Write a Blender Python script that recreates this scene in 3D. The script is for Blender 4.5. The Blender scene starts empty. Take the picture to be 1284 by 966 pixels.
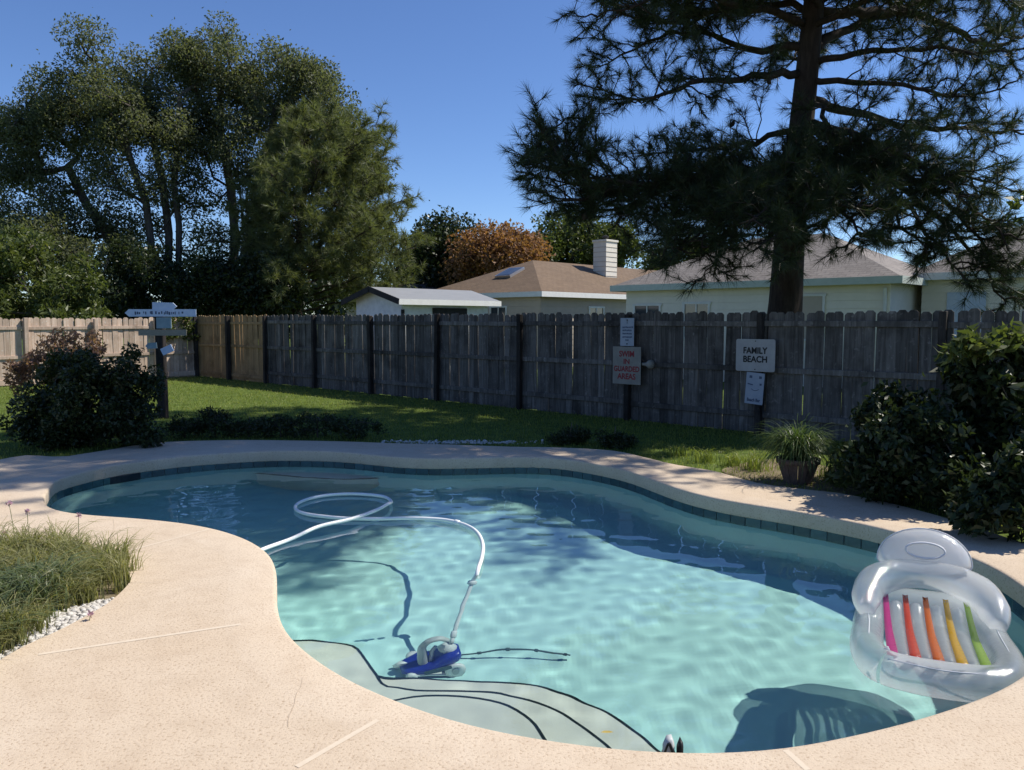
import bpy, bmesh, math, random
import numpy as np
from mathutils import Vector, Matrix
from mathutils.geometry import tessellate_polygon

R = math.radians
rng = np.random.default_rng(7)
random.seed(7)
scene = bpy.context.scene
COL = scene.collection

# ------------------------------------------------------------------ camera, sky, sun, exposure
CAM_Z = 1.70
PITCH = R(4.688)
cd = bpy.data.cameras.new('camera')
cam = bpy.data.objects.new('camera', cd); COL.objects.link(cam)
cam.location = (0, 0, CAM_Z); cam.rotation_euler = (R(90) - PITCH, 0, 0)
cd.sensor_width = 36.0; cd.lens = 36.0 * 1000 / 1284
cd.clip_start = 0.05; cd.clip_end = 2000
scene.camera = cam

SUN_H = Vector((0.97, 0.24, 0)).normalized()      # horizontal direction towards the sun
SUN_E = R(49)
world = bpy.data.worlds.new('World'); scene.world = world; world.use_nodes = True
wn = world.node_tree.nodes; wl = world.node_tree.links; wn.clear()
sky = wn.new('ShaderNodeTexSky'); sky.sky_type = 'NISHITA'; sky.sun_disc = False
sky.sun_elevation = SUN_E
sky.sun_rotation = math.atan2(SUN_H.x, SUN_H.y)
sky.air_density = 1.0; sky.dust_density = 0.0; sky.ozone_density = 6.0; sky.altitude = 1500
bg = wn.new('ShaderNodeBackground'); bg.inputs['Strength'].default_value = 0.120
wo = wn.new('ShaderNodeOutputWorld')
hsw = wn.new('ShaderNodeHueSaturation'); hsw.inputs['Hue'].default_value = 0.507; hsw.inputs['Saturation'].default_value = 1.06; wl.new(sky.outputs[0], hsw.inputs['Color'])
wl.new(hsw.outputs[0], bg.inputs['Color']); wl.new(bg.outputs[0], wo.inputs[0])

sd = bpy.data.lights.new('sun', 'SUN'); sd.energy = 5.0; sd.angle = R(0.55); sd.color = (1.0, 0.94, 0.84)
sun = bpy.data.objects.new('sun', sd); COL.objects.link(sun)
to_sun = Vector((SUN_H.x * math.cos(SUN_E), SUN_H.y * math.cos(SUN_E), math.sin(SUN_E)))
sun.rotation_euler = to_sun.to_track_quat('Z', 'Y').to_euler()
sun.location = to_sun * 40
sd.cycles.is_caustics_light = True                # sunlight refracts through the pool water

vs = scene.view_settings
vs.view_transform = 'Standard'; vs.look = 'None'; vs.gamma = 1.0; vs.use_curve_mapping = False
vs.exposure = 0.32
scene.cycles.use_denoising = True
scene.cycles.max_bounces = 10; scene.cycles.transparent_max_bounces = 24
scene.cycles.transmission_bounces = 6; scene.cycles.glossy_bounces = 3; scene.cycles.diffuse_bounces = 3
scene.cycles.caustics_refractive = True; scene.cycles.caustics_reflective = False
scene.cycles.sample_clamp_indirect = 6.0

# ------------------------------------------------------------------ helpers
F_ = Vector((0, math.cos(PITCH), -math.sin(PITCH))); U_ = Vector((0, math.sin(PITCH), math.cos(PITCH)))
def ray(x, y):
    return F_ + U_ * ((483 - y) / 1000.0) + Vector(((x - 642) / 1000.0, 0, 0))
def P(x, y, z=0.0):
    """surveyed spot: where the line of sight through (x, y) meets the level z"""
    d = ray(x, y); t = (z - CAM_Z) / d.z
    return Vector((d.x * t, d.y * t, z))
def Q(x, y, Y):
    """surveyed spot at the distance Y"""
    d = ray(x, y); t = Y / d.y
    return Vector((d.x * t, Y, CAM_Z + d.z * t))
WZ = -0.20                                         # water level
def PR(x, y, z):
    """the same for a spot under water, with the bend at the surface"""
    p = P(x, y, WZ); d = ray(x, y).normalized()
    n = Vector((0, 0, 1)); eta = 1 / 1.333
    c = -d.dot(n); k = 1 - eta * eta * (1 - c * c)
    t = eta * d + (eta * c - math.sqrt(k)) * n
    return p + t * ((z - WZ) / t.z)

def tag(o, label=None, cat=None, group=None, kind=None):
    if label: o['label'] = label
    if cat: o['category'] = cat
    if group: o['group'] = group
    if kind: o['kind'] = kind
    return o
def empty(name, loc, rz=0.0, label=None, cat=None, group=None):
    o = bpy.data.objects.new(name, None); COL.objects.link(o)
    o.location = loc; o.rotation_euler = (0, 0, rz); o.empty_display_size = 0.1
    return tag(o, label, cat, group)
def link(name, me, mat, parent=None, smooth=False):
    if mat is not None and len(me.materials) == 0: me.materials.append(mat)
    o = bpy.data.objects.new(name, me); COL.objects.link(o)
    if parent is not None:
        o.parent = parent
    if smooth: me.shade_smooth()
    return o
def local(parent_loc, p): return Vector(p) - Vector(parent_loc)

class MB:
    def __init__(s): s.v = []; s.f = []
    def add(s, vs_, fs_):
        n = len(s.v); s.v += [tuple(v) for v in vs_]; s.f += [tuple(i + n for i in f) for f in fs_]; return s
    def box(s, c, size, rz=0.0, rx=0.0, ry=0.0, bevel=0.0):
        sx, sy, sz = (a / 2 for a in size)
        M = Matrix.Rotation(rz, 3, 'Z') @ Matrix.Rotation(ry, 3, 'Y') @ Matrix.Rotation(rx, 3, 'X')
        c = Vector(c)
        if bevel > 0:
            b = bevel
            vs_ = []
            for z, ins in ((-sz, b), (-sz + b, 0), (sz - b, 0), (sz, b)):
                x, y = sx - ins, sy - ins
                k = b if ins == 0 else b * 0.5
                vs_ += [(-x + k, -y, z), (x - k, -y, z), (x, -y + k, z), (x, y - k, z), (x - k, y, z), (-x + k, y, z), (-x, y - k, z), (-x, -y + k, z)]
            fs_ = [tuple(range(7, -1, -1)), tuple(range(24, 32))]
            for r in range(3):
                for i in range(8):
                    j = (i + 1) % 8; fs_.append((r * 8 + i, r * 8 + j, r * 8 + 8 + j, r * 8 + 8 + i))
        else:
            vs_ = [(-sx, -sy, -sz), (sx, -sy, -sz), (sx, sy, -sz), (-sx, sy, -sz), (-sx, -sy, sz), (sx, -sy, sz), (sx, sy, sz), (-sx, sy, sz)]
            fs_ = [(3, 2, 1, 0), (4, 5, 6, 7), (0, 1, 5, 4), (1, 2, 6, 5), (2, 3, 7, 6), (3, 0, 4, 7)]
        return s.add([M @ Vector(v) + c for v in vs_], fs_)
    def tube(s, path, rad, n=8, cap=True, squash=1.0):
        path = [Vector(p) for p in path]
        if not hasattr(rad, '__len__'): rad = [rad] * len(path)
        up = Vector((0, 0, 1)); rings = []
        prev = None
        for i, p in enumerate(path):
            t = (path[min(i + 1, len(path) - 1)] - path[max(i - 1, 0)])
            if t.length < 1e-9: t = Vector((0, 0, 1))
            t.normalize()
            if prev is None:
                a = t.cross(up)
                if a.length < 0.05: a = t.cross(Vector((1, 0, 0)))
            else:
                a = prev - t * prev.dot(t)
                if a.length < 1e-6: a = t.orthogonal()
            a.normalize(); prev = a; b = t.cross(a)
            rings.append([p + (a * math.cos(2 * math.pi * k / n) + b * math.sin(2 * math.pi * k / n) * squash) * rad[i] for k in range(n)])
        vs_ = [v for r in rings for v in r]; fs_ = []
        for i in range(len(path) - 1):
            for k in range(n):
                k2 = (k + 1) % n
                fs_.append((i * n + k, (i + 1) * n + k, (i + 1) * n + k2, i * n + k2))
        if cap:
            fs_.append(tuple(range(n))); fs_.append(tuple((len(path) - 1) * n + k for k in range(n - 1, -1, -1)))
        return s.add(vs_, fs_)
    def prism(s, poly, z0, z1):
        poly = [Vector((p[0], p[1], 0)) for p in poly]
        if sum(poly[i].x * poly[(i + 1) % len(poly)].y - poly[(i + 1) % len(poly)].x * poly[i].y for i in range(len(poly))) < 0: poly.reverse()
        n = len(poly)
        tris = tessellate_polygon([poly])
        vs_ = [(p.x, p.y, z0) for p in poly] + [(p.x, p.y, z1) for p in poly]
        fs_ = []
        for t in tris:
            a, b, c = (poly[i] for i in t)
            if (b - a).cross(c - a).z < 0: t = (t[0], t[2], t[1])
            fs_.append(tuple(i + n for i in t)); fs_.append((t[2], t[1], t[0]))
        for i in range(n):
            j = (i + 1) % n; fs_.append((i, j, j + n, i + n))
        return s.add(vs_, fs_)
    def lathe(s, prof, c=(0, 0, 0), n=16, M=None):
        vs_ = []; fs_ = []
        for r, z in prof:
            for k in range(n):
                a = 2 * math.pi * k / n
                v = Vector((r * math.cos(a), r * math.sin(a), z))
                if M is not None: v = M @ v
                vs_.append(v + Vector(c))
        for i in range(len(prof) - 1):
            for k in range(n):
                k2 = (k + 1) % n
                fs_.append((i * n + k, i * n + k2, (i + 1) * n + k2, (i + 1) * n + k))
        fs_.append(tuple(range(n - 1, -1, -1))); fs_.append(tuple((len(prof) - 1) * n + k for k in range(n)))
        return s.add(vs_, fs_)
    def ellipsoid(s, c, r, n=16, m=10, M=None, pw=1.0):
        prof = []
        vs_ = []; fs_ = []
        for i in range(m + 1):
            t = math.pi * i / m
            for k in range(n):
                a = 2 * math.pi * k / n
                def e(v): return math.copysign(abs(v) ** pw, v)
                v = Vector((r[0] * e(math.sin(t)) * e(math.cos(a)), r[1] * e(math.sin(t)) * e(math.sin(a)), -r[2] * e(math.cos(t))))
                if M is not None: v = M @ v
                vs_.append(v + Vector(c))
        for i in range(m):
            for k in range(n):
                k2 = (k + 1) % n; fs_.append((i * n + k, i * n + k2, (i + 1) * n + k2, (i + 1) * n + k))
        return s.add(vs_, fs_)
    def mesh(s, name):
        me = bpy.data.meshes.new(name); me.from_pydata(s.v, [], s.f); me.update(); return me
    def build(s, name, mat, parent=None, smooth=False, origin=None):
        if origin is not None:
            o = Vector(origin); s.v = [tuple(Vector(v) - o) for v in s.v]
        return link(name, s.mesh(name), mat, parent, smooth)

def np_mesh(name, V, F):
    """V (n,3) floats, F (m,k) equal-sided faces"""
    V = np.asarray(V, np.float32); F = np.asarray(F, np.int32)
    me = bpy.data.meshes.new(name); k = F.shape[1]
    me.vertices.add(len(V)); me.vertices.foreach_set('co', V.ravel())
    me.loops.add(F.size); me.loops.foreach_set('vertex_index', F.ravel())
    me.polygons.add(len(F)); me.polygons.foreach_set('loop_start', np.arange(0, F.size, k, dtype=np.int32))
    me.update(calc_edges=True); return me

def catmull(pts, closed=False, per=6):
    pts = [Vector(p) for p in pts]; n = len(pts); out = []
    rngi = range(n) if closed else range(n - 1)
    for i in rngi:
        if closed: p0, p1, p2, p3 = pts[(i - 1) % n], pts[i], pts[(i + 1) % n], pts[(i + 2) % n]
        else: p0, p1, p2, p3 = pts[max(i - 1, 0)], pts[i], pts[i + 1], pts[min(i + 2, n - 1)]
        for k in range(per):
            t = k / per
            out.append(0.5 * ((2 * p1) + (p2 - p0) * t + (2 * p0 - 5 * p1 + 4 * p2 - p3) * t * t + (3 * p1 - p0 - 3 * p2 + p3) * t ** 3))
    if not closed: out.append(pts[-1])
    return out
def resample(pts, step, closed=False):
    pts = [Vector(p) for p in pts]
    if closed: pts = pts + [pts[0]]
    L = [0]
    for a, b in zip(pts, pts[1:]): L.append(L[-1] + (b - a).length)
    n = max(2, int(round(L[-1] / step))); out = []; j = 0
    for i in range(n if closed else n + 1):
        s = L[-1] * i / n
        while j < len(L) - 2 and L[j + 1] < s: j += 1
        t = (s - L[j]) / max(1e-9, L[j + 1] - L[j]); out.append(pts[j].lerp(pts[j + 1], min(1, t)))
    return out
def smooth_closed(pts, it):
    for _ in range(it):
        n = len(pts); pts = [(pts[i - 1] + pts[i] * 2 + pts[(i + 1) % n]) / 4 for i in range(n)]
    return pts
def normals2d(pts):
    n = len(pts); out = []
    for i in range(n):
        t = pts[(i + 1) % n] - pts[i - 1]; t.z = 0; t.normalize(); out.append(Vector((t.y, -t.x, 0)))   # outward of a ccw loop
    return out

# ------------------------------------------------------------------ materials
def mat_base(name):
    m = bpy.data.materials.new(name); m.use_nodes = True
    nt = m.node_tree; nt.nodes.clear()
    out = nt.nodes.new('ShaderNodeOutputMaterial')
    return m, nt, out
def N(nt, t, **kw):
    n = nt.nodes.new(t)
    for k, v in kw.items():
        if k in n.inputs: n.inputs[k].default_value = v
        else: setattr(n, k, v)
    return n
def ramp(nt, stops, fac=None):
    r = nt.nodes.new('ShaderNodeValToRGB'); cr = r.color_ramp
    while len(cr.elements) < len(stops): cr.elements.new(0.5)
    for e, (p, c) in zip(cr.elements, stops):
        e.position = p; e.color = (*c, 1) if len(c) == 3 else c
    if fac is not None: nt.links.new(fac, r.inputs[0])
    return r
def noise(nt, scale, detail=4, rough=0.55, vec=None, dist=0.0):
    n = N(nt, 'ShaderNodeTexNoise', Scale=scale, Detail=detail, Roughness=rough, Distortion=dist)
    if vec is not None: nt.links.new(vec, n.inputs['Vector'])
    return n
def coords(nt, kind='Object', scale=None):
    tc = nt.nodes.new('ShaderNodeTexCoord'); o = tc.outputs[kind]
    if scale:
        mp = N(nt, 'ShaderNodeMapping'); mp.inputs['Scale'].default_value = scale; nt.links.new(o, mp.inputs[0]); o = mp.outputs[0]
    return o
def mixc(nt, fac, a, b, mode='MIX'):
    m = nt.nodes.new('ShaderNodeMix'); m.data_type = 'RGBA'; m.blend_type = mode
    for sock, v in ((m.inputs[0], fac), (m.inputs[6], a), (m.inputs[7], b)):
        if hasattr(v, 'links'): nt.links.new(v, sock)
        else: sock.default_value = v if not isinstance(v, tuple) else ((*v, 1) if len(v) == 3 else v)
    return m.outputs[2]
def bump(nt, h, strength=0.3, dist=0.01, prev=None):
    b = N(nt, 'ShaderNodeBump', Strength=strength, Distance=dist); nt.links.new(h, b.inputs['Height'])
    if prev is not None: nt.links.new(prev, b.inputs['Normal'])
    return b.outputs[0]

def simple(name, c1, c2, scale=8, rough=0.7, bmp=0.0, bscale=None, stretch=None, spec=0.3, island=0.0, metallic=0.0, detail=5, lo=0.3, hi=0.7, use_world=False):
    """two tones mixed by noise, optional relief and per-piece variation"""
    m, nt, out = mat_base(name)
    if use_world:
        g = nt.nodes.new('ShaderNodeNewGeometry'); v = g.outputs['Position']
        if stretch:
            mp = N(nt, 'ShaderNodeMapping'); mp.inputs['Scale'].default_value = stretch; nt.links.new(v, mp.inputs[0]); v = mp.outputs[0]
    else: v = coords(nt, 'Object', stretch)
    nz = noise(nt, scale, detail, 0.6, v)
    r = ramp(nt, [(lo, c1), (hi, c2)], nz.outputs[0]); col = r.outputs[0]
    if island:
        oi = nt.nodes.new('ShaderNodeObjectInfo')
        mr = N(nt, 'ShaderNodeMapRange'); mr.inputs[3].default_value = 1 - island; mr.inputs[4].default_value = 1 + island
        nt.links.new(oi.outputs['Random'], mr.inputs[0])
        hs = N(nt, 'ShaderNodeHueSaturation'); nt.links.new(mr.outputs[0], hs.inputs['Value']); nt.links.new(col, hs.inputs['Color']); col = hs.outputs[0]
    p = N(nt, 'ShaderNodeBsdfPrincipled', Roughness=rough, Metallic=metallic)
    p.inputs['Specular IOR Level'].default_value = spec
    nt.links.new(col, p.inputs['Base Color'])
    if bmp:
        n2 = noise(nt, bscale or scale * 3, 6, 0.65, v)
        nt.links.new(bump(nt, n2.outputs[0], bmp, 0.01), p.inputs['Normal'])
    nt.links.new(p.outputs[0], out.inputs[0]); return m

def leaf_mat(name, dark, light, transl=0.35, rough=0.45, extra=None, spec=0.35, big=0.35):
    """leaf tissue: tone per leaf, light passing through, faint gloss"""
    m, nt, out = mat_base(name)
    g = nt.nodes.new('ShaderNodeNewGeometry')
    stops = [(0.0, dark), (0.75, light)]
    if extra: stops += [(0.93, extra)]
    r = ramp(nt, stops, g.outputs['Random Per Island'])
    nz = noise(nt, big, 2, 0.5, g.outputs['Position'])
    col = mixc(nt, nz.outputs[0], r.outputs[0], tuple(0.5 * a + 0.5 * b for a, b in zip(dark, light)))
    p = N(nt, 'ShaderNodeBsdfPrincipled', Roughness=rough); p.inputs['Specular IOR Level'].default_value = spec
    nt.links.new(col, p.inputs['Base Color'])
    t = nt.nodes.new('ShaderNodeBsdfTranslucent')
    nt.links.new(mixc(nt, 1.0, col, (1.25, 1.3, 0.6), 'MULTIPLY'), t.inputs[0])
    mx = N(nt, 'ShaderNodeMixShader'); mx.inputs[0].default_value = transl
    nt.links.new(p.outputs[0], mx.inputs[1]); nt.links.new(t.outputs[0], mx.inputs[2])
    nt.links.new(mx.outputs[0], out.inputs[0]); return m

def deck_mat(name, base, dark):
    m, nt, out = mat_base(name)
    v = coords(nt, 'Object')
    big = noise(nt, 0.9, 5, 0.6, v); mid = noise(nt, 7, 4, 0.6, v); fine = noise(nt, 70, 3, 0.7, v)
    vor = N(nt, 'ShaderNodeTexVoronoi', Scale=55.0); nt.links.new(v, vor.inputs['Vector'])
    c = mixc(nt, ramp(nt, [(0.35, (0, 0, 0)), (0.75, (1, 1, 1))], big.outputs[0]).outputs[0], base, tuple(a * b for a, b in zip(base, (0.90, 0.86, 0.81))))
    c = mixc(nt, ramp(nt, [(0.45, (0, 0, 0)), (0.8, (0.35, 0.35, 0.35))], mid.outputs[0]).outputs[0], c, dark)
    pits = ramp(nt, [(0.35, (0.9, 0.9, 0.9)), (0.46, (0, 0, 0))], fine.outputs[0])
    c = mixc(nt, pits.outputs[0], c, dark)
    p = N(nt, 'ShaderNodeBsdfPrincipled', Roughness=0.85); p.inputs['Specular IOR Level'].default_value = 0.2
    nt.links.new(c, p.inputs['Base Color'])
    b1 = bump(nt, fine.outputs[0], 0.5, 0.006)
    nt.links.new(bump(nt, mid.outputs[0], 0.15, 0.01, b1), p.inputs['Normal'])
    nt.links.new(p.outputs[0], out.inputs[0]); return m

def water_mat():
    m, nt, out = mat_base('pool_water')
    p = N(nt, 'ShaderNodeBsdfPrincipled', Roughness=0.0, IOR=1.333)
    p.inputs['Transmission Weight'].default_value = 1.0; p.inputs['Base Color'].default_value = (0.77, 0.955, 0.93, 1)
    nt.links.new(p.outputs[0], out.inputs['Surface'])
    return m

def wood_mat(name, c1, c2, rough=0.85, island=0.25, knots=True):
    m, nt, out = mat_base(name)
    g = nt.nodes.new('ShaderNodeNewGeometry'); oi = nt.nodes.new('ShaderNodeObjectInfo')
    tc = nt.nodes.new('ShaderNodeTexCoord')
    mp = N(nt, 'ShaderNodeMapping'); mp.inputs['Scale'].default_value = (26, 26, 1.6); nt.links.new(tc.outputs['Object'], mp.inputs[0])
    ad = nt.nodes.new('ShaderNodeVectorMath'); ad.operation = 'ADD'
    nt.links.new(mp.outputs[0], ad.inputs[0])
    sc = nt.nodes.new('ShaderNodeVectorMath'); sc.operation = 'SCALE'; sc.inputs['Scale'].default_value = 37.0
    cmb = nt.nodes.new('ShaderNodeCombineXYZ'); 
    for i in range(3): nt.links.new(oi.outputs['Random'], cmb.inputs[i])
    nt.links.new(cmb.outputs[0], sc.inputs[0]); nt.links.new(sc.outputs[0], ad.inputs[1])
    nz = noise(nt, 1.0, 5, 0.65, ad.outputs[0]); blot = noise(nt, 2.2, 4, 0.6, g.outputs['Position'])
    r = ramp(nt, [(0.3, c1), (0.72, c2)], nz.outputs[0]); col = r.outputs[0]
    dk = tuple(a * 0.55 for a in c1)
    col = mixc(nt, ramp(nt, [(0.48, (0, 0, 0)), (0.72, (0.8, 0.8, 0.8))], blot.outputs[0]).outputs[0], col, dk)
    lich = noise(nt, 16, 3, 0.6, g.outputs['Position'])
    col = mixc(nt, ramp(nt, [(0.60, (0, 0, 0)), (0.72, (0.55, 0.55, 0.55))], lich.outputs[0]).outputs[0], col, tuple(min(0.6, a * 1.45) for a in c2))
    mr = N(nt, 'ShaderNodeMapRange'); mr.inputs[3].default_value = 1 - island; mr.inputs[4].default_value = 1 + island
    nt.links.new(oi.outputs['Random'], mr.inputs[0])
    hs = N(nt, 'ShaderNodeHueSaturation'); nt.links.new(mr.outputs[0], hs.inputs['Value']); nt.links.new(col, hs.inputs['Color'])
    p = N(nt, 'ShaderNodeBsdfPrincipled', Roughness=rough); p.inputs['Specular IOR Level'].default_value = 0.15
    nt.links.new(hs.outputs[0], p.inputs['Base Color'])
    nt.links.new(bump(nt, nz.outputs[0], 0.5, 0.006), p.inputs['Normal'])
    nt.links.new(p.outputs[0], out.inputs[0]); return m

def vinyl_mat(name, color, clear=0.55, haze=0.35):
    """thin see-through vinyl film: mostly passes light, some milky scatter, glossy skin"""
    m, nt, out = mat_base(name)
    tr = N(nt, 'ShaderNodeBsdfTransparent'); tr.inputs[0].default_value = (*color, 1)
    di = N(nt, 'ShaderNodeBsdfDiffuse'); di.inputs[0].default_value = (*color, 1)
    tl = N(nt, 'ShaderNodeBsdfTranslucent'); tl.inputs[0].default_value = (*color, 1)
    m0 = N(nt, 'ShaderNodeMixShader'); m0.inputs[0].default_value = 0.72
    nt.links.new(di.outputs[0], m0.inputs[1]); nt.links.new(tl.outputs[0], m0.inputs[2])
    m1 = N(nt, 'ShaderNodeMixShader'); m1.inputs[0].default_value = 1 - clear
    nt.links.new(tr.outputs[0], m1.inputs[1]); nt.links.new(m0.outputs[0], m1.inputs[2])
    gl = N(nt, 'ShaderNodeBsdfGlossy', Roughness=0.05)
    v = coords(nt, 'Object'); nz = noise(nt, 16, 5, 0.65, v)
    nb = bump(nt, nz.outputs[0], 0.35, 0.02); nt.links.new(nb, gl.inputs['Normal'])
    lw = N(nt, 'ShaderNodeLayerWeight', Blend=0.5); nt.links.new(nb, lw.inputs['Normal'])
    fr = ramp(nt, [(0.0, (0.08, 0.08, 0.08)), (0.5, (0.12, 0.12, 0.12)), (0.8, (0.28, 0.28, 0.28)), (1.0, (0.7, 0.7, 0.7))], lw.outputs['Facing'])
    m2 = N(nt, 'ShaderNodeMixShader'); nt.links.new(fr.outputs[0], m2.inputs[0])
    nt.links.new(m1.outputs[0], m2.inputs[1]); nt.links.new(gl.outputs[0], m2.inputs[2])
    nt.links.new(m2.outputs[0], out.inputs[0]); return m

M = {}
M['deck'] = deck_mat('deck_coating', (0.60, 0.495, 0.375), (0.36, 0.265, 0.18))
M['coping'] = deck_mat('coping_coating', (0.61, 0.507, 0.388), (0.40, 0.30, 0.21))
M['joint'] = simple('joint_filler', (0.60, 0.50, 0.38), (0.65, 0.55, 0.425), 20, 0.8)
M['plaster'] = simple('water_tinted_plaster', (0.45, 0.70, 0.68), (0.53, 0.79, 0.765), 1.4, 0.75, detail=6)  # white plaster; teal of light absorbed by deep water is put into the colour
M['step_plaster'] = simple('step_plaster', (0.66, 0.63, 0.57), (0.76, 0.73, 0.66), 3, 0.8, detail=6)  # paler copy of the plaster, since shallow water absorbs less light
M['tile'] = simple('teal_tile', (0.020, 0.060, 0.065), (0.045, 0.105, 0.11), 9, 0.2, spec=0.5, island=0.3)
M['grout'] = simple('grout', (0.36, 0.38, 0.36), (0.46, 0.47, 0.44), 12, 0.9)
M['trim'] = simple('dark_trim_tile', (0.008, 0.014, 0.018), (0.02, 0.03, 0.035), 25, 0.3)
M['water'] = water_mat()
M['lawn'] = simple('lawn_soil', (0.055, 0.085, 0.018), (0.12, 0.165, 0.035), 3.5, 0.95, bmp=0.8, bscale=60, spec=0.1)
M['mulch'] = simple('dry_mulch', (0.11, 0.085, 0.05), (0.30, 0.25, 0.16), 22, 0.95, bmp=0.9, bscale=80, spec=0.1)
M['fence_old'] = wood_mat('weathered_grey_wood', (0.055, 0.049, 0.045), (0.170, 0.156, 0.145), island=0.35)
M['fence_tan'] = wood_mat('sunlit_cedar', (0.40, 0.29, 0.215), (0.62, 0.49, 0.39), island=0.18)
M['fence_new'] = wood_mat('new_tan_pine', (0.24, 0.15, 0.075), (0.36, 0.24, 0.13), island=0.12)
M['post_dark'] = wood_mat('dark_post_wood', (0.020, 0.017, 0.016), (0.055, 0.048, 0.044), island=0.2)
M['white_plastic'] = simple('white_plastic', (0.72, 0.74, 0.74), (0.80, 0.81, 0.80), 6, 0.35, spec=0.5)

# ================================================================== SETTING: pool, deck, lawn
rim_low = [(67.3,617.8),(79.8,612.3),(104.7,605.3),(139.6,596.8),(174.5,591.3),(214.3,586.1),(249.2,582.4),(286.6,579.9),(332.3,577.2),(378,576.8),(420.7,578),(456.6,581),(489.4,584.6),(528.6,586.8),(574.4,586.6),(633.3,585.3),(670,585),(707.7,587.7),(747.4,594.3),(787.1,603.6),(818.9,615.5),(850,627.4),(887,638),(927,646),(989.7,656.1),(1049.5,667.5),(1109.3,680.9),(1127,686)]
rim_near = [(1284,845.6),(1248.5,867),(1177,892),(1123,908),(1051.6,924),(980,938.2),(914,942),(864,943.2),(789.5,939.5),(739.7,934),(684,926.5),(634,918),(584.3,907),(547,895.8),(499.6,878.4),(459.7,862),(422.3,843.5),(385,817.3),(358,792.6),(350,772),(346.3,748),(347.6,720),(341,697.6),(322,681.5),(295.6,670),(265.3,661.4),(227.4,655),(170.5,649.3),(113.7,645.5),(79.6,641.7),(62.5,636.2),(54,627.5)]
def flat(v): return Vector((v.x, v.y, 0))
rim = [flat(P(x, y, -0.12)) for x, y in rim_low] + [Vector((3.32, 5.55, 0)), Vector((3.27, 4.95, 0)), Vector((3.12, 4.48, 0)), Vector((2.80, 4.02, 0))] + [P(x, y, 0) for x, y in rim_near]
rim = smooth_closed(resample(catmull(rim, True, 6), 0.10, True), 6)
if sum(a.x * b.y - b.x * a.y for a, b in zip(rim, rim[1:] + rim[:1])) < 0: rim.reverse()
RN = normals2d(rim); NR = len(rim)
def offs(d): return [p + n * d for p, n in zip(rim, RN)]
def sweep(profile, flip=False):
    """profile: list of (outward offset, z) swept round the pool outline"""
    mb = MB(); rings = []
    for d, z in profile: rings += [(p.x, p.y, z) for p in offs(d)]
    fs_ = []
    for k in range(len(profile) - 1):
        for i in range(NR):
            j = (i + 1) % NR; f = (k * NR + i, k * NR + j, (k + 1) * NR + j, (k + 1) * NR + i)
            fs_.append(f[::-1] if flip else f)
    return mb.add(rings, fs_)
def fill(loops, z, zf=None):
    """flat sheet between an outer loop and holes"""
    tris = tessellate_polygon([[Vector((p.x, p.y, 0)) for p in lp] for lp in loops])
    vs_ = [p for lp in loops for p in lp]; out = []
    for t in tris:
        a, b, c = (vs_[i] for i in t)
        if (b.x - a.x) * (c.y - a.y) - (b.y - a.y) * (c.x - a.x) < 0: t = (t[0], t[2], t[1])
        out.append(t)
    return [(p.x, p.y, z if zf is None else zf(p)) for p in vs_], out

deck_far = [(-70,588),(0,576.5),(32,571),(75,573),(105,569),(140,563.7),(169.5,558.7),(212,554.2),(260,552.6),(320,552),(420,553.5),(495,556),(560,557.5),(640,560.3),(700,561.3),(766,565),(806,573),(845,582.4),(893,590.3),(925,599),(951,606),(1000,612.8),(1062,620),(1140,637),(1220,660),(1290,684)]
edge = [P(x, y, 0) for x, y in deck_far]
edge = resample(catmull(edge, False, 5), 0.2)
deck_outline = edge + [Vector((5.6, 4.6, 0)), Vector((6.6, 3.0, 0)), Vector((6.8, -5, 0)), Vector((-9, -5, 0)), Vector((-8.6, 6.5, 0)), Vector((-7.6, 8.2, 0))]
bed_px = [(163,725),(161,732.6),(144,749.7),(125,763),(75.8,789.5),(38,806.5),(0,827.4),(-70,870),(-170,905),(-280,890),(-300,800),(-240,720),(-120,694),(0,686),(60,686),(110,690),(145,702),(160,714)]
bed = resample(catmull([P(x, y, 0) for x, y in bed_px], True, 5), 0.08, True)
if sum(a.x * b.y - b.x * a.y for a, b in zip(bed, bed[1:] + bed[:1])) < 0: bed.reverse()

mb = MB(); v_, f_ = fill([deck_outline, offs(0.30), bed], 0.0); mb.add(v_, f_)
for lp in (deck_outline, bed):
    n = len(lp); mb.add([(p.x, p.y, 0) for p in lp] + [(p.x, p.y, -0.13) for p in lp], [(i, (i + 1) % n, n + (i + 1) % n, n + i) for i in range(n)])
deck = tag(mb.build('deck', M['deck']), kind='structure', label='cream textured concrete pool deck')
coping = tag(sweep([(0.30, 0.0), (0.03, 0.001), (0.012, -0.003), (0.003, -0.010), (0.0, -0.022), (0.0, -0.125), (0.005, -0.136), (0.03, -0.14)]).build('pool_coping', M['coping'], smooth=True), kind='structure', label='rounded cream coping around the pool edge')
for a, b in (((165,690),(262,664)), ((48,821),(302,783)), ((372,962),(474,903)), ((985,941),(1013,966))):
    A = P(*a, 0); B = P(*b, 0); d = (B - A).normalized(); nn = Vector((-d.y, d.x, 0)) * 0.013
    MB().add([A + nn + Vector((0,0,.0015)), A - nn + Vector((0,0,.0015)), B - nn + Vector((0,0,.0015)), B + nn + Vector((0,0,.0015))], [(0, 1, 2, 3)]).build('joint', M['joint'], deck)

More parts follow.
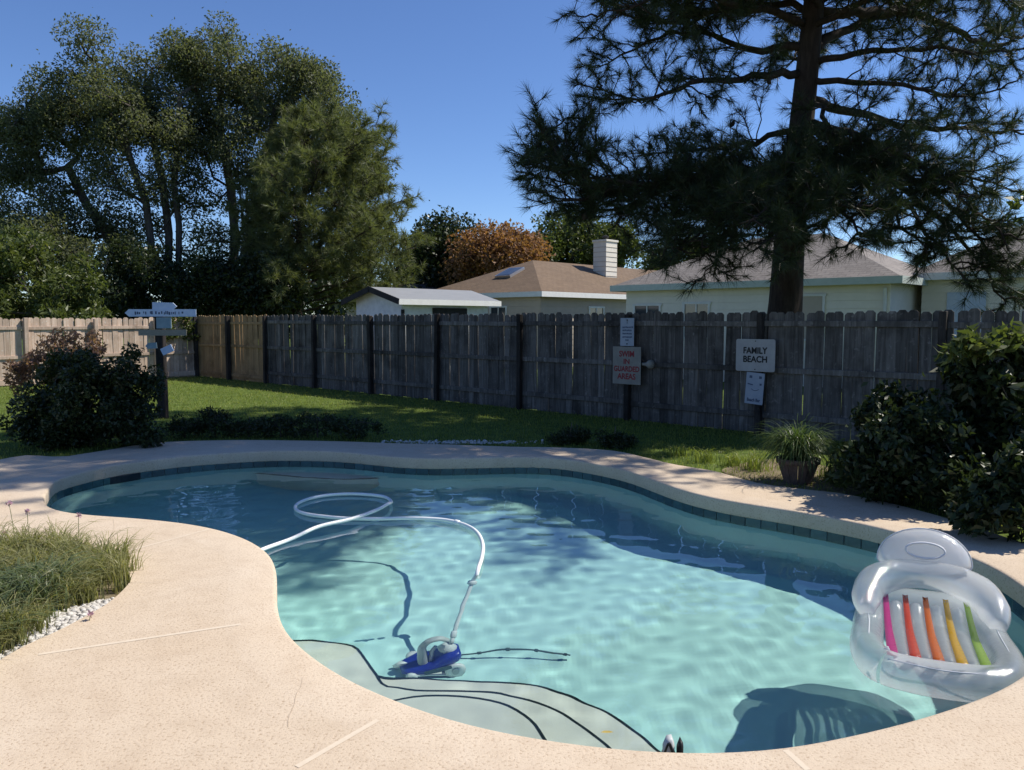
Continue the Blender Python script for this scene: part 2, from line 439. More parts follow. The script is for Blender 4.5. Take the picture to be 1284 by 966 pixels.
# basin
def floor_z(p): return -1.22 + 0.05 * p.x
prof = [(0.03, -0.10), (0.012, -0.30), (0.0, -0.31), (0.0, -0.75)]
mb = sweep(prof)
rings = []
for d, k in ((0.0, 0.50), (-0.03, 0.25), (-0.10, 0.09), (-0.22, 0.02), (-0.34, 0.0), (-0.37, 0.0), (-0.40, 0.0)):
    rings.append([Vector((p.x, p.y, floor_z(p) + k * 0.6)) for p in offs(d)])
n0 = len(mb.v) - NR
mb.add([p for r in rings for p in r], [])
for k in range(len(rings)):
    a0 = n0 if k == 0 else n0 + NR * k
    b0 = n0 + NR * (k + 1)
    for i in range(NR):
        j = (i + 1) % NR; mb.f.append((a0 + i, a0 + j, b0 + j, b0 + i))
v_, f_ = fill([rings[-1]], 0, floor_z)
off = n0 + NR * len(rings); mb.f += [tuple(i + off for i in t) for t in f_]
basin = tag(mb.build('pool_basin', M['plaster'], smooth=True), kind='structure', label='plaster pool basin tinted teal to stand for light absorbed by water')

# waterline tiles, each one a piece
loop = resample([p + n * 0.012 for p, n in zip(rim, RN)], 0.152, True)
TN = normals2d(loop)
tile_me = MB().box((0, 0, 0), (0.147, 0.012, 0.15), bevel=0.003).mesh('tile'); tile_me.materials.append(M['tile'])
for i, p in enumerate(loop):
    q = loop[(i + 1) % len(loop)]; c = (p + q) / 2; d = q - p
    o = bpy.data.objects.new('tile', tile_me); COL.objects.link(o); o.parent = basin
    o.location = (c.x, c.y, -0.20); o.rotation_euler = (0, 0, math.atan2(d.y, d.x))
sweep([(0.022, -0.11), (0.020, -0.29)]).build('grout_bed', M['grout'], basin)

sk = min(range(NR), key=lambda i: (rim[i] - flat(P(160, 593.5, -0.12))).length); tdir = rim[(sk + 1) % NR] - rim[sk - 1]
o = MB().box((0, 0, 0), (0.38, 0.03, 0.16), bevel=0.006).build('skimmer_mouth', M['trim'], basin); o.location = (rim[sk].x, rim[sk].y, -0.215); o.rotation_euler = (0, 0, math.atan2(tdir.y, tdir.x))
# steps and swim-out bench
line1 = [(478,883),(499.6,877.6),(522,874),(549.4,872.6),(576.8,873.4),(614,877.9),(646.6,889.6),(669,907),(682,926),(692,942)]
line2 = [(345,803),(372,803.5),(400,804),(442,811),(456,826),(479.6,856.7),(500,862.5),(525,866.5),(577,866.7),(619,868.4),(640,872.7),(665,878.5),(690,887),(715,901),(740,919.6),(763,938),(778,952)]
line3 = [(460,846),(480,850),(515,851.7),(559,853.5),(599,854.7),(639,855.5),(672,861),(702,869.7),(735,882),(762,895),(789.5,913),(814,932),(828,943),(842,956)]
def strip(path, w, h, z, name, mat, parent):
    mb = MB(); n = len(path); vs_ = []
    for i, p in enumerate(path):
        t = path[min(i + 1, n - 1)] - path[max(i - 1, 0)]; t.normalize(); s = Vector((-t.y, t.x, 0)) * w / 2
        vs_ += [(p.x - s.x, p.y - s.y, z), (p.x + s.x, p.y + s.y, z), (p.x + s.x, p.y + s.y, z + h), (p.x - s.x, p.y - s.y, z + h)]
    fs_ = []
    for i in range(n - 1):
        for a in range(4): fs_.append((i * 4 + a, i * 4 + (a + 1) % 4, i * 4 + 4 + (a + 1) % 4, i * 4 + 4 + a))
    mb.add(vs_, fs_); return mb.build(name, mat, parent)
M['crack'] = simple('hairline_crack', (0.38, 0.30, 0.22), (0.46, 0.37, 0.28), 30, 0.9)
for cp in (((142,652),(143,662),(139,671),(138,682)), ((379,850),(377,862),(371,871),(369,884),(362,899),(361,912))):
    strip(resample(catmull([P(x, y, 0) for x, y in cp], False, 4), 0.05), 0.0035, 0.0016, -0.0006, 'crack', M['crack'], deck)
for ln, z in ((line1, -0.44), (line2, -0.68), (line3, -0.93)):
    path = [flat(PR(x, y, z)) for x, y in ln]
    path = resample(catmull(path, False, 5), 0.06)
    back = [path[-1] + Vector((0.15, -0.7, 0)), Vector((-0.2, 2.6, 0)), Vector((-1.6, 3.4, 0)), path[0] + Vector((-0.6, -0.2, 0))]
    MB().prism(path + back, -1.6, z).build('step', M['step_plaster'], basin)
    strip(path, 0.015, 0.006, z - 0.001, 'step_trim', M['trim'], basin)
    print('step', z, path[0], path[len(path)//2], path[-1])
path = [flat(PR(x, y, -0.62)) for x, y in ((288,589.5),(320,593.5),(360,596.8),(400,600),(440,601),(488,599))]
path = resample(catmull(path, False, 5), 0.06)
MB().prism(path + [path[-1] + Vector((0.3, 1.8, 0)), path[0] + Vector((0.3, 1.8, 0))], -1.7, -0.62).build('bench', M['step_plaster'], basin)
strip(path, 0.05, 0.006, -0.621, 'step_trim', M['trim'], basin)
print('bench', path[0], path[-1])

# water: a closed body with a faintly rippled top
def ripple(x, y):
    h = np.zeros_like(x); r2 = np.random.default_rng(3)
    for lam, amp, cnt in ((1.3, 0.0008, 5), (0.62, 0.0006, 7), (0.33, 0.00052, 9), (0.20, 0.00030, 10)):
        for _ in range(cnt):
            a = r2.uniform(0, 2 * math.pi); ph = r2.uniform(0, 2 * math.pi); l = lam * r2.uniform(0.75, 1.3)
            h += amp / math.sqrt(cnt) * 1.4 * np.sin((x * math.cos(a) + y * math.sin(a)) * 2 * math.pi / l + ph)
    return h
S = 0.032
ex = offs(0.40); xs = np.array([p.x for p in ex]); ys = np.array([p.y for p in ex])
gx = np.arange(xs.min() - S, xs.max() + S, S); gy = np.arange(ys.min() - S, ys.max() + S, S)
GX, GY = np.meshgrid(gx, gy, indexing='ij'); nx, ny = GX.shape
cx = (GX[:-1, :-1] + S / 2).ravel(); cy = (GY[:-1, :-1] + S / 2).ravel()
inside = np.zeros(len(cx), bool)
for i in range(NR):
    x1, y1, x2, y2 = xs[i], ys[i], xs[(i + 1) % NR], ys[(i + 1) % NR]
    c = ((y1 > cy) != (y2 > cy)) & (cx < (x2 - x1) * (cy - y1) / (y2 - y1 + 1e-12) + x1); inside ^= c
I, J = np.meshgrid(np.arange(nx - 1), np.arange(ny - 1), indexing='ij')
I = I.ravel()[inside]; J = J.ravel()[inside]
quads = np.stack([I * ny + J, (I + 1) * ny + J, (I + 1) * ny + J + 1, I * ny + J + 1], 1)
used, inv = np.unique(quads, return_inverse=True); quads = inv.reshape(-1, 4)
tx, ty = GX.ravel()[used], GY.ravel()[used]; n = len(used)
top = np.stack([tx, ty, WZ + ripple(tx, ty)], 1); bot = np.stack([tx, ty, np.full(n, -2.2)], 1)
e = {}
for q in quads.tolist():
    for a, b in zip(q, q[1:] + q[:1]):
        if (b, a) in e: del e[(b, a)]
        else: e[(a, b)] = 1
sides = np.array([(b, a, a + n, b + n) for a, b in e])
Fw = np.concatenate([quads, quads[:, ::-1] + n, sides])
water = tag(link('water', np_mesh('water', np.concatenate([top, bot]), Fw), M['water'], smooth=True), kind='structure', label='clear turquoise pool water')
water.cycles.is_caustics_caster = True
for o in [basin] + list(basin.children): o.cycles.is_caustics_receiver = True

# lawn to the horizon
big = [Vector((-400, -300, 0)), Vector((400, -300, 0)), Vector((400, 700, 0)), Vector((-400, 700, 0))]
v_, f_ = fill([big, deck_outline], -0.03)
lawn = tag(MB().add(v_, f_).build('lawn', M['lawn']), kind='structure', label='green lawn behind the pool')
v_, f_ = fill([bed], -0.05)
tag(MB().add(v_, f_).build('planting_bed', M['mulch']), kind='structure', label='planting bed soil set into the deck')
# ================================================================== FENCES
FC = Vector((-9.6, 24.43, 0)); E1 = Vector((0.736, -0.677, 0)).normalized(); E2 = Vector((-E1.y * -1, 0, 0))
E2 = Vector((E1.y, -E1.x, 0))                     # from the corner towards us along the left fence; also the back fence's face direction
GZ = -0.03
def FP(x, y, off=0.0):
    """spot on the back fence's face, off metres in front of the pickets"""
    d = ray(x, y); O = Vector((0, 0, CAM_Z)); p0 = FC + E2 * off
    t = (p0 - O).dot(E2) / d.dot(E2); return O + d * t
def fence_s(px):
    return (FP(px, 440) - FC).dot(E1)
def picket_mesh(name, h, w, mat, ear=0.035, t=0.016):
    pts = [(-w / 2, 0), (w / 2, 0), (w / 2, h - ear), (w / 2 - ear, h), (-w / 2 + ear, h), (-w / 2, h - ear)]
    n = 6; mb = MB()
    mb.add([(x, -t / 2, z) for x, z in pts] + [(x, t / 2, z) for x, z in pts], [tuple(range(n)), tuple(range(2 * n - 1, n - 1, -1))] + [(i, i + n, (i + 1) % n + n, (i + 1) % n) for i in range(n)])
    me = mb.mesh(name); me.materials.append(mat); return me
def make_fence(name, label, start, dirv, face, s0, s1, posts, h, mat, postmat, rails, railmat, pitch=0.1415, w=0.138, seed=1, post_h=None, postw=0.09, bottom=None, group=None):
    rr = random.Random(seed)
    loc = start + dirv * s0 + Vector((0, 0, GZ)); root = empty(name, loc, 0, label, 'fence', group)
    az = math.atan2(dirv.y, dirv.x)
    mes = [picket_mesh('picket', h + d, w, mat) for d in (-0.012, 0.0, 0.012)]
    s = s0 + w / 2 + 0.005
    while s < s1:
        o = bpy.data.objects.new('picket', rr.choice(mes)); COL.objects.link(o); o.parent = root
        p = start + dirv * s; o.location = (p.x - loc.x, p.y - loc.y, rr.uniform(-0.018, 0.014))
        o.rotation_euler = (rr.gauss(0, 0.006), rr.gauss(0, 0.007), az + rr.gauss(0, 0.02))
        s += pitch + rr.uniform(-0.002, 0.005)
    segs = sorted(set([s0] + [p for p in posts if s0 < p < s1] + [s1]))
    for zr, rh in rails:
        for a, b in zip(segs, segs[1:]):
            m = start + dirv * (a + b) / 2 + face * (0.008 + 0.02)
            mb = MB().box((0, 0, 0), (b - a - 0.006, 0.036, rh), bevel=0.004)
            o = mb.build('rail', railmat, root); o.location = (m.x - loc.x, m.y - loc.y, zr + rr.uniform(-0.012, 0.012)); o.rotation_euler = (0, rr.uniform(-.004, .004), az)
    for ps in posts:
        m = start + dirv * ps + face * (0.047 + postw / 2)
        ph = (post_h or h - 0.02) + rr.uniform(-0.02, 0.02)
        o = MB().box((0, 0, ph / 2 - 0.1), (postw, postw, ph + 0.2), bevel=0.006).build('post', postmat, root)
        o.location = (m.x - loc.x, m.y - loc.y, 0); o.rotation_euler = (rr.gauss(0, .005), rr.gauss(0, .006), az)
    return root
post_px = [397, 468, 551, 655, 791, 956, 1184]
ps = [fence_s(x) for x in post_px]; s_new = fence_s(335)
make_fence('wooden_fence', 'long weathered dark grey picket fence with posts behind the pool', FC, E1, E2, s_new, ps[-1] + 4.9, [s_new + 0.03] + ps + [ps[-1] + 2.45, ps[-1] + 4.85], 1.85, M['fence_old'], M['post_dark'], [(1.66, 0.085), (0.98, 0.085), (0.30, 0.085)], M['fence_old'], seed=3)
make_fence('wooden_fence', 'newer tan wooden fence panels beside the shaded fence corner', FC, E1, E2, -0.02, s_new - 0.03, [0.06, fence_s(290)], 1.86, M['fence_new'], M['post_dark'], [(1.62, 0.07), (0.98, 0.07), (0.14, 0.09)], M['fence_new'], seed=5, postw=0.11)
make_fence('wooden_fence', 'sunlit pinkish tan picket fence with rails on the left lawn side', FC + E2 * 0.0, E2, Vector((E1.x, E1.y, 0)), 0.06, 11.0, [1.32, 2.98, 4.72, 6.4, 8.1, 9.8], 1.78, M['fence_tan'], M['fence_tan'], [(1.50, 0.085), (0.74, 0.085), (0.10, 0.14)], M['fence_tan'], seed=9, postw=0.10)

# ================================================================== SIGNS
M['sign_white'] = simple('sign_white', (0.30, 0.29, 0.29), (0.38, 0.37, 0.365), 5, 0.5)
M['sign_blue'] = simple('sign_blue_white', (0.25, 0.29, 0.36), (0.33, 0.36, 0.42), 5, 0.5)
M['sign_tan'] = simple('sign_tan', (0.19, 0.18, 0.16), (0.26, 0.245, 0.215), 6, 0.6)
M['ink'] = simple('black_ink', (0.012, 0.012, 0.014), (0.02, 0.02, 0.022), 5, 0.6)
M['red_ink'] = simple('red_ink', (0.20, 0.02, 0.025), (0.27, 0.04, 0.045), 9, 0.6)
M['blue_ink'] = simple('blue_ink', (0.05, 0.07, 0.12), (0.08, 0.10, 0.16), 9, 0.6)
M['bolt'] = simple('bolt', (0.03, 0.03, 0.03), (0.06, 0.06, 0.06), 20, 0.4, metallic=0.8)
def text_mesh(txt, width, height, ext=0.001):
    cu = bpy.data.curves.new('lettering', 'FONT'); cu.body = txt; cu.align_x = 'CENTER'; cu.align_y = 'CENTER'; cu.size = 1.0; cu.extrude = 0.0; cu.offset = 0.004
    o = bpy.data.objects.new('lettering', cu); COL.objects.link(o)
    bpy.context.view_layer.update()
    me = bpy.data.meshes.new_from_object(o.evaluated_get(bpy.context.evaluated_depsgraph_get()))
    bpy.data.objects.remove(o); bpy.data.curves.remove(cu)
    V = np.array([v.co[:] for v in me.vertices]); lo, hi = V.min(0), V.max(0)
    for v in me.vertices:
        v.co = ((v.co.x - (lo[0] + hi[0]) / 2) * width / (hi[0] - lo[0]), (v.co.y - (lo[1] + hi[1]) / 2) * height / (hi[1] - lo[1]), 0)
    return me
def rounded_plate(w, h, t, r):
    pts = []
    for cx_, cz_, a0 in ((w/2-r, h/2-r, 0), (-w/2+r, h/2-r, 90), (-w/2+r, -h/2+r, 180), (w/2-r, -h/2+r, 270)):
        for k in range(4):
            a = R(a0 + 30 * k); pts.append((cx_ + r * math.cos(a), cz_ + r * math.sin(a)))
    n = len(pts); mb = MB()
    mb.add([(x, -t / 2, z) for x, z in pts] + [(x, t / 2, z) for x, z in pts], [tuple(range(n)), tuple(range(2*n-1, n-1, -1))] + [(i, i + n, (i+1) % n + n, (i+1) % n) for i in range(n)])
    return mb
FAZ = math.atan2(E1.y, E1.x)
def fence_sign(name, label, x0, y0, x1, y1, mat, lines, ink, roll=0.0, off=0.155, rad=0.015, bolts=True):
    a, b = FP(x0, (y0 + y1) / 2, off), FP(x1, (y0 + y1) / 2, off); c = (a + b) / 2
    w = (b - a).length; h = (FP((x0 + x1) / 2, y0, off) - FP((x0 + x1) / 2, y1, off)).length
    root = empty(name, c, FAZ, label, 'sign'); root.rotation_euler = (0, roll, FAZ)
    rounded_plate(w, h, 0.006, rad).build('plate', mat, root)
    for txt, fy, fw, fh in lines:
        me = text_mesh(txt, w * fw, h * fh); V = np.array([v.co[:] for v in me.vertices]); bo = h * fh * 0.045; mb = MB()
        for q, (dx, dz) in enumerate(((-bo, 0), (bo, 0), (0, bo), (0, -bo))): mb.add([(x + dx, y + dz, q * 0.0003) for x, y, _ in V], [tuple(f.vertices) for f in me.polygons])
        o = mb.build('lettering', ink, root); o.rotation_euler = (R(90), 0, 0); o.location = (0, -0.0055, h * fy)
    if bolts:
        for s in (1, -1):
            o = MB().lathe([(0.009, 0), (0.009, 0.004), (0.004, 0.006)], n=8).build('bolt', M['bolt'], root); o.rotation_euler = (R(90), 0, 0); o.location = (0, -0.003, s * (h / 2 - 0.03))
    return root, w, h
fence_sign('beach_sign', 'white rounded metal sign reading FAMILY BEACH on the dark fence', 923, 425.5, 972, 466, M['sign_white'], [('FAMILY', 0.15, 0.60, 0.19), ('BEACH', -0.12, 0.60, 0.19)], M['ink'], rad=0.03)
fence_sign('swim_sign', 'tan square sign with red lettering SWIM IN GUARDED AREAS', 768.5, 435, 803.5, 482, M['sign_tan'], [('SWIM', 0.31, 0.52, 0.15), ('IN', 0.11, 0.20, 0.13), ('GUARDED', -0.09, 0.90, 0.14), ('AREAS', -0.29, 0.64, 0.15)], M['red_ink'], rad=0.006, bolts=False)
# narrow sign: lettering too worn to read, so only its grey strokes
root, w, h = fence_sign('notice_sign', 'narrow bluish white notice sign above the red lettered sign', 778, 399, 795, 434, M['sign_blue'], [], M['blue_ink'], rad=0.008)
rr = random.Random(4)
for i, zf in enumerate((0.17, 0.06, -0.06, -0.18, -0.29)):
    mb = MB(); x = -w * (0.34 if i != 4 else 0.12)
    while x < w * (0.34 if i != 4 else 0.12):
        ww = rr.uniform(0.012, 0.03); mb.box((x + ww / 2, -0.0045, h * zf + rr.uniform(-.003, .003)), (ww * 0.8, 0.002, h * 0.055)); x += ww + 0.004
    mb.build('worn_lettering', M['blue_ink'], root)['kind'] = 'stuff'
mb = MB()
for sx in (0.0,):
    mb.box((0, -0.0045, h * 0.40), (0.02, 0.002, 0.02)); mb.box((0, -0.0045, h * 0.33), (0.008, 0.002, 0.03)); mb.box((0, -0.0045, -h * 0.42), (0.03, 0.002, 0.012))
mb.build('emblem', M['ink'], root)
root, w, h = fence_sign('sketch_sign', 'small tilted pale blue sign with a sketched smile under the family sign', 935, 467.5, 957.5, 507, M['sign_blue'], [('Beach Bar', -0.37, 0.72, 0.10)], M['blue_ink'], roll=R(3.5), rad=0.006, bolts=False)
for x, z, sx, sz, rot in ((-0.25, 0.36, 0.15, 0.08, 0), (0.28, 0.36, 0.15, 0.08, 0), (-0.25, 0.12, 0.30, 0.035, 8), (0.32, 0.14, 0.11, 0.06, 0)):
    MB().box((x * w, -0.0045, z * h), (sx * w, 0.002, sz * h), ry=R(rot)).build('sketch_mark', M['blue_ink'], root)
mb = MB(); arc = [(-0.18 + 0.03 * k, -0.02 - 0.05 * math.sin(math.pi * k / 14)) for k in range(15)]
mb.tube([(x * w, -0.004, z * h) for x, z in arc], 0.004, 5); mb.build('smile', M['blue_ink'], root)
kb = FP(811, 457, 0.12)
root = empty('fence_knob', kb, FAZ, 'pale grey rounded wooden knob beside the red lettered sign', 'knob')
MB().lathe([(0.012, -0.10), (0.030, -0.07), (0.028, -0.02), (0.05, 0.015), (0.075, 0.05), (0.08, 0.085), (0.06, 0.12), (0.02, 0.135)], n=14, M=Matrix.Rotation(R(90), 3, 'Y')).build('bulb', M['sign_tan'], root, True)
MB().tube([(0.0, 0.0, 0.03), (-0.04, -0.03, 0.07), (-0.10, -0.02, 0.06)], 0.012, 6).build('strap', M['post_dark'], root, True)

# signpost of arrow boards on the lawn
sp = P(205, 525, GZ); SPY = sp.y
root = empty('signpost', sp, 0, 'dark wooden signpost with pale arrow boards tinted shade blue near left bush', 'signpost')
MB().box((0, 0, 0.95), (0.145, 0.13, 2.0), bevel=0.012).build('post', M['post_dark'], root)
def arrow_board(x0, y0, x1, y1, mat, side, front, name='arrow_board', roll=0.0):
    a = Q(x0, y0, SPY - front); b = Q(x1, y1, SPY - front)
    w = b.x - a.x; h = a.z - b.z; tip = h * 0.55
    if side < 0: pts = [(-w/2, 0), (-w/2+tip, -h/2), (w/2, -h/2), (w/2, h/2), (-w/2+tip, h/2)]
    elif side > 0: pts = [(w/2, 0), (w/2-tip, h/2), (-w/2, h/2), (-w/2, -h/2), (w/2-tip, -h/2)]
    else: pts = [(-w/2, -h/2), (w/2, -h/2), (w/2, h/2), (-w/2, h/2)]
    n = len(pts); t = 0.018; mb = MB()
    mb.add([(x, -t/2, z) for x, z in pts] + [(x, t/2, z) for x, z in pts], [tuple(range(n)), tuple(range(2*n-1, n-1, -1))] + [(i, i + n, (i+1) % n + n, (i+1) % n) for i in range(n)])
    o = mb.build(name, mat, root); c = (a + b) / 2 - sp
    o.location = (c.x, -front, c.z); o.rotation_euler = (0, roll, 0); return o, w, h
M['board_blue'] = simple('shade_blue_paint', (0.40, 0.50, 0.66), (0.55, 0.62, 0.74), 7, 0.7, bmp=0.2)  # bluish cast of the boards' shaded side is put into this colour
M['board_teal'] = simple('faded_teal_paint', (0.16, 0.24, 0.28), (0.26, 0.34, 0.38), 7, 0.7)
M['board_bare'] = simple('bare_board', (0.20, 0.18, 0.14), (0.32, 0.29, 0.23), 9, 0.8, stretch=(2, 20, 20))
o, w, h = arrow_board(156.5, 388, 246, 397.2, M['board_blue'], -1, 0.10)
rr = random.Random(8); mb = MB(); x = -w * 0.37
while x < w * 0.40:
    ww = rr.uniform(0.012, 0.03)
    if rr.random() < 0.75: mb.box((x, -0.0105, rr.uniform(-.008, .008)), (ww, 0.002, h * rr.uniform(0.25, 0.45)))
    x += ww + rr.uniform(0.006, 0.03)
mb.build('worn_lettering', M['blue_ink'], o)['kind'] = 'stuff'
arrow_board(191, 379.5, 222, 388.6, M['board_blue'], 1, 0.085, roll=R(1.5))
arrow_board(196, 398.2, 215, 412, M['board_teal'], 0, 0.10)
arrow_board(173.5, 413.5, 234, 421, M['board_bare'], 0, 0.085)
arrow_board(182, 430, 197, 437.5, M['board_teal'], -1, 0.085, roll=R(-4))
arrow_board(202, 434.5, 217, 443.5, M['board_blue'], 0, 0.085, roll=R(-24))

# ================================================================== NEIGHBOURING HOUSES
def wallmat(name, c): return simple(name, c, tuple(a * 1.12 for a in c), 3, 0.8, bmp=0.1)
M['siding_cream'] = wallmat('cream_siding', (0.70, 0.655, 0.57)); M['siding_grey'] = wallmat('beige_siding', (0.43, 0.37, 0.31)); M['shed_white'] = simple('flaking_white_paint', (0.55, 0.57, 0.60), (0.72, 0.74, 0.76), 6, 0.8)
M['fascia'] = simple('pale_green_fascia', (0.42, 0.48, 0.43), (0.50, 0.55, 0.50), 5, 0.6); M['fascia_white'] = simple('white_fascia', (0.66, 0.66, 0.64), (0.74, 0.74, 0.72), 5, 0.6)
def roof_mat(name, c1, c2):
    m, nt, out = mat_base(name); v = coords(nt, 'Object')
    br = N(nt, 'ShaderNodeTexBrick'); br.inputs['Scale'].default_value = 1.0; br.inputs['Brick Width'].default_value = 0.30; br.inputs['Row Height'].default_value = 0.14; br.inputs['Mortar Size'].default_value = 0.008
    br.inputs['Color1'].default_value = (*c1, 1); br.inputs['Color2'].default_value = (*c2, 1); br.inputs['Mortar'].default_value = (*[a * 0.55 for a in c1], 1)
    g = coords(nt, 'UV'); nt.links.new(g, br.inputs['Vector'])
    nz = noise(nt, 1.3, 5, 0.6, v); nz2 = noise(nt, 14, 3, 0.6, v)
    c = mixc(nt, ramp(nt, [(0.4, (0, 0, 0)), (0.8, (0.6, 0.6, 0.6))], nz.outputs[0]).outputs[0], br.outputs[0], tuple(a * 0.6 for a in c1))
    c = mixc(nt, ramp(nt, [(0.35, (0, 0, 0)), (0.75, (0.5, 0.5, 0.5))], nz2.outputs[0]).outputs[0], c, tuple(min(1, a * 1.3) for a in c2))
    p = N(nt, 'ShaderNodeBsdfPrincipled', Roughness=0.9); nt.links.new(c, p.inputs['Base Color'])
    nt.links.new(bump(nt, br.outputs['Fac'], 0.5, 0.02), p.inputs['Normal']); nt.links.new(p.outputs[0], out.inputs[0]); return m
M['roof_brown'] = roof_mat('brown_shingles', (0.125, 0.080, 0.046), (0.165, 0.110, 0.066)); M['roof_grey'] = roof_mat('grey_brown_shingles', (0.165, 0.145, 0.13), (0.23, 0.205, 0.185))
M['roof_dark'] = roof_mat('dark_shingles', (0.05, 0.05, 0.055), (0.08, 0.078, 0.08)); M['metal_roof'] = simple('pale_metal_roof', (0.22, 0.225, 0.22), (0.30, 0.30, 0.29), 3, 0.45, stretch=(1, 14, 1))
M['glass'] = simple('window_glass', (0.03, 0.035, 0.045), (0.06, 0.07, 0.085), 2, 0.06, spec=0.8); M['frame_white'] = simple('window_frame_white', (0.62, 0.62, 0.60), (0.70, 0.70, 0.68), 6, 0.5)
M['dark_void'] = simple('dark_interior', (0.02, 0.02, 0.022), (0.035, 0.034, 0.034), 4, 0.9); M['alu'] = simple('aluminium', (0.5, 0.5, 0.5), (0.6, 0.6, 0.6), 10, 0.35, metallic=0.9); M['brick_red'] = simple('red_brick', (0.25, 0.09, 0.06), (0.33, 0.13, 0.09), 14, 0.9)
def roof_uv(me):
    uv = me.uv_layers.new(name='UVMap')
    for p in me.polygons:
        n = p.normal; d = Vector((n.x, n.y, 0))
        t = Vector((-n.y, n.x, 0)).normalized() if d.length > 1e-4 else Vector((1, 0, 0)); b = n.cross(t)
        for li in p.loop_indices:
            co = me.vertices[me.loops[li].vertex_index].co; uv.data[li].uv = (co.dot(t), co.dot(b))
def hip_roof(L, W, z0, rise, over, parent, mat, fascia, gable=(False, False)):
    x0, x1, y0, y1 = -over, L + over, -over, W + over; h = W / 2 + over; zb = z0 - 0.0
    a = 0 if gable[0] else h; b = 0 if gable[1] else h
    vs_ = [(x0, y0, zb), (x1, y0, zb), (x1, y1, zb), (x0, y1, zb), (x0 + a, W / 2, zb + rise), (x1 - b, W / 2, zb + rise)]
    mb = MB().add(vs_, [(0, 1, 5, 4), (2, 3, 4, 5), (3, 0, 4), (1, 2, 5), (3, 2, 1, 0)])
    o = mb.build('roof', mat, parent); roof_uv(o.data)
    for c, s in (((x0 + x1) / 2, y0 - 0.012), ((x0 + x1) / 2, y1 + 0.012)): MB().box((c, s, zb - 0.07), (x1 - x0 + 0.05, 0.024, 0.18)).build('fascia', fascia, o)
    for s in (x0 - 0.012, x1 + 0.012): MB().box((s, W / 2, zb - 0.07), (0.024, y1 - y0, 0.18)).build('fascia', fascia, o)
    return o
def siding(L, W, z1, parent, mat, bh=0.2, faces=('front', 'left')):
    """walls with lapped boards on the faces in view"""
    MB().box((L / 2, W / 2, z1 / 2), (L, W, z1)).build('wall', mat, parent)
    bme = {}
    for f in faces:
        ln = L if f == 'front' else W
        if f not in bme:
            me = MB().box((0, 0, 0), (ln + 0.02, 0.02, bh * 0.98), rx=R(-3)).mesh('siding_board'); me.materials.append(mat); bme[f] = me
        k = 0
        while (k + 1) * bh < z1:
            o = bpy.data.objects.new('siding_board', bme[f]); COL.objects.link(o); o.parent = parent
            if f == 'front': o.location = (L / 2, -0.012, k * bh + bh / 2)
            elif f == 'left': o.location = (-0.012, W / 2, k * bh + bh / 2); o.rotation_euler = (0, 0, R(-90))
            k += 1
def window(parent, cx_, cz_, w, h, face='front', mat=None, W=0, mull=1):
    root = empty('window', (0, 0, 0)); root.parent = parent
    f = MB()
    for dx, dz, sx, sz in ((0, h/2, w + 0.12, 0.06), (0, -h/2, w + 0.12, 0.06), (-w/2, 0, 0.06, h - 0.06), (w/2, 0, 0.06, h - 0.06)): f.box((dx, -0.03, dz), (sx, 0.05, sz))
    for k in range(mull): f.box(((k + 1) * w / (mull + 1) - w / 2, -0.028, 0), (0.035, 0.04, h - 0.06))
    f.build('frame', M['frame_white'], root); MB().box((0, -0.018, 0), (w - 0.06, 0.014, h - 0.06)).build('pane', mat or M['glass'], root)
    if face == 'front': root.location = (cx_, -0.01, cz_)
    else: root.location = (-0.01, cx_, cz_); root.rotation_euler = (0, 0, R(-90))
    return root
D1 = math.atan2(0.736, 0.677)
# brown hip-roofed house; its near corner points at the camera
hb = empty('house', (1.0, 28.0, GZ), D1, 'house with brown shingled hip roof and a sided chimney behind the fence', 'house')
siding(17, 6, 2.72, hb, M['siding_grey'], faces=('front', 'left'))
rf = hip_roof(17, 6, 2.68, 1.42, 0.35, hb, M['roof_brown'], M['fascia_white'])
ch = MB().box((6.4, 1.9, 3.95), (0.78, 0.66, 2.1)); ch.box((6.4, 1.9, 5.02), (0.86, 0.74, 0.08)); ch.build('chimney', M['siding_cream'], rf)
for k in range(9):
    MB().box((6.4, 1.9, 3.15 + k * 0.2), (0.80 + 0.012, 0.68 + 0.012, 0.012)).build('siding_line', M['siding_grey'], rf)
MB().lathe([(0.09, 0), (0.09, 0.1), (0.16, 0.11), (0.16, 0.16), (0.05, 0.2)], c=(6.4, 1.9, 5.06), n=10).build('chimney_cap', M['dark_void'], rf)
sk = MB().box((0, 0, 0), (0.9, 0.8, 0.12)); o = sk.build('skylight', M['alu'], rf); o.location = (1.55, 2.9, 3.53); o.rotation_euler = (0, -R(23), 0)
o2 = MB().box((0, 0, 0.065), (0.78, 0.68, 0.012)).build('skylight_pane', M['glass'], rf); o2.location = o.location; o2.rotation_euler = o.rotation_euler
window(hb, 3.2, 1.65, 0.9, 1.1); window(hb, 6.6, 1.65, 0.7, 1.1); window(hb, 2.0, 1.65, 0.8, 1.1, 'left'); window(hb, 10.2, 1.7, 0.9, 1.0)
# low dark roof further back
hd = empty('house', (-9.5, 46, GZ), R(4), 'far house with a low dark roof beyond the shed', 'house')
siding(14, 7, 2.9, hd, M['siding_grey'], faces=()); rd = hip_roof(14, 7, 2.9, 1.05, 0.4, hd, M['roof_dark'], M['fascia_white'])
MB().box((8.2, 1.6, 3.62), (0.9, 0.5, 0.5)).build('chimney', M['brick_red'], rd); MB().box((11.4, 1.4, 3.62), (0.7, 0.4, 0.18)).build('roof_vent', M['dark_void'], rd)
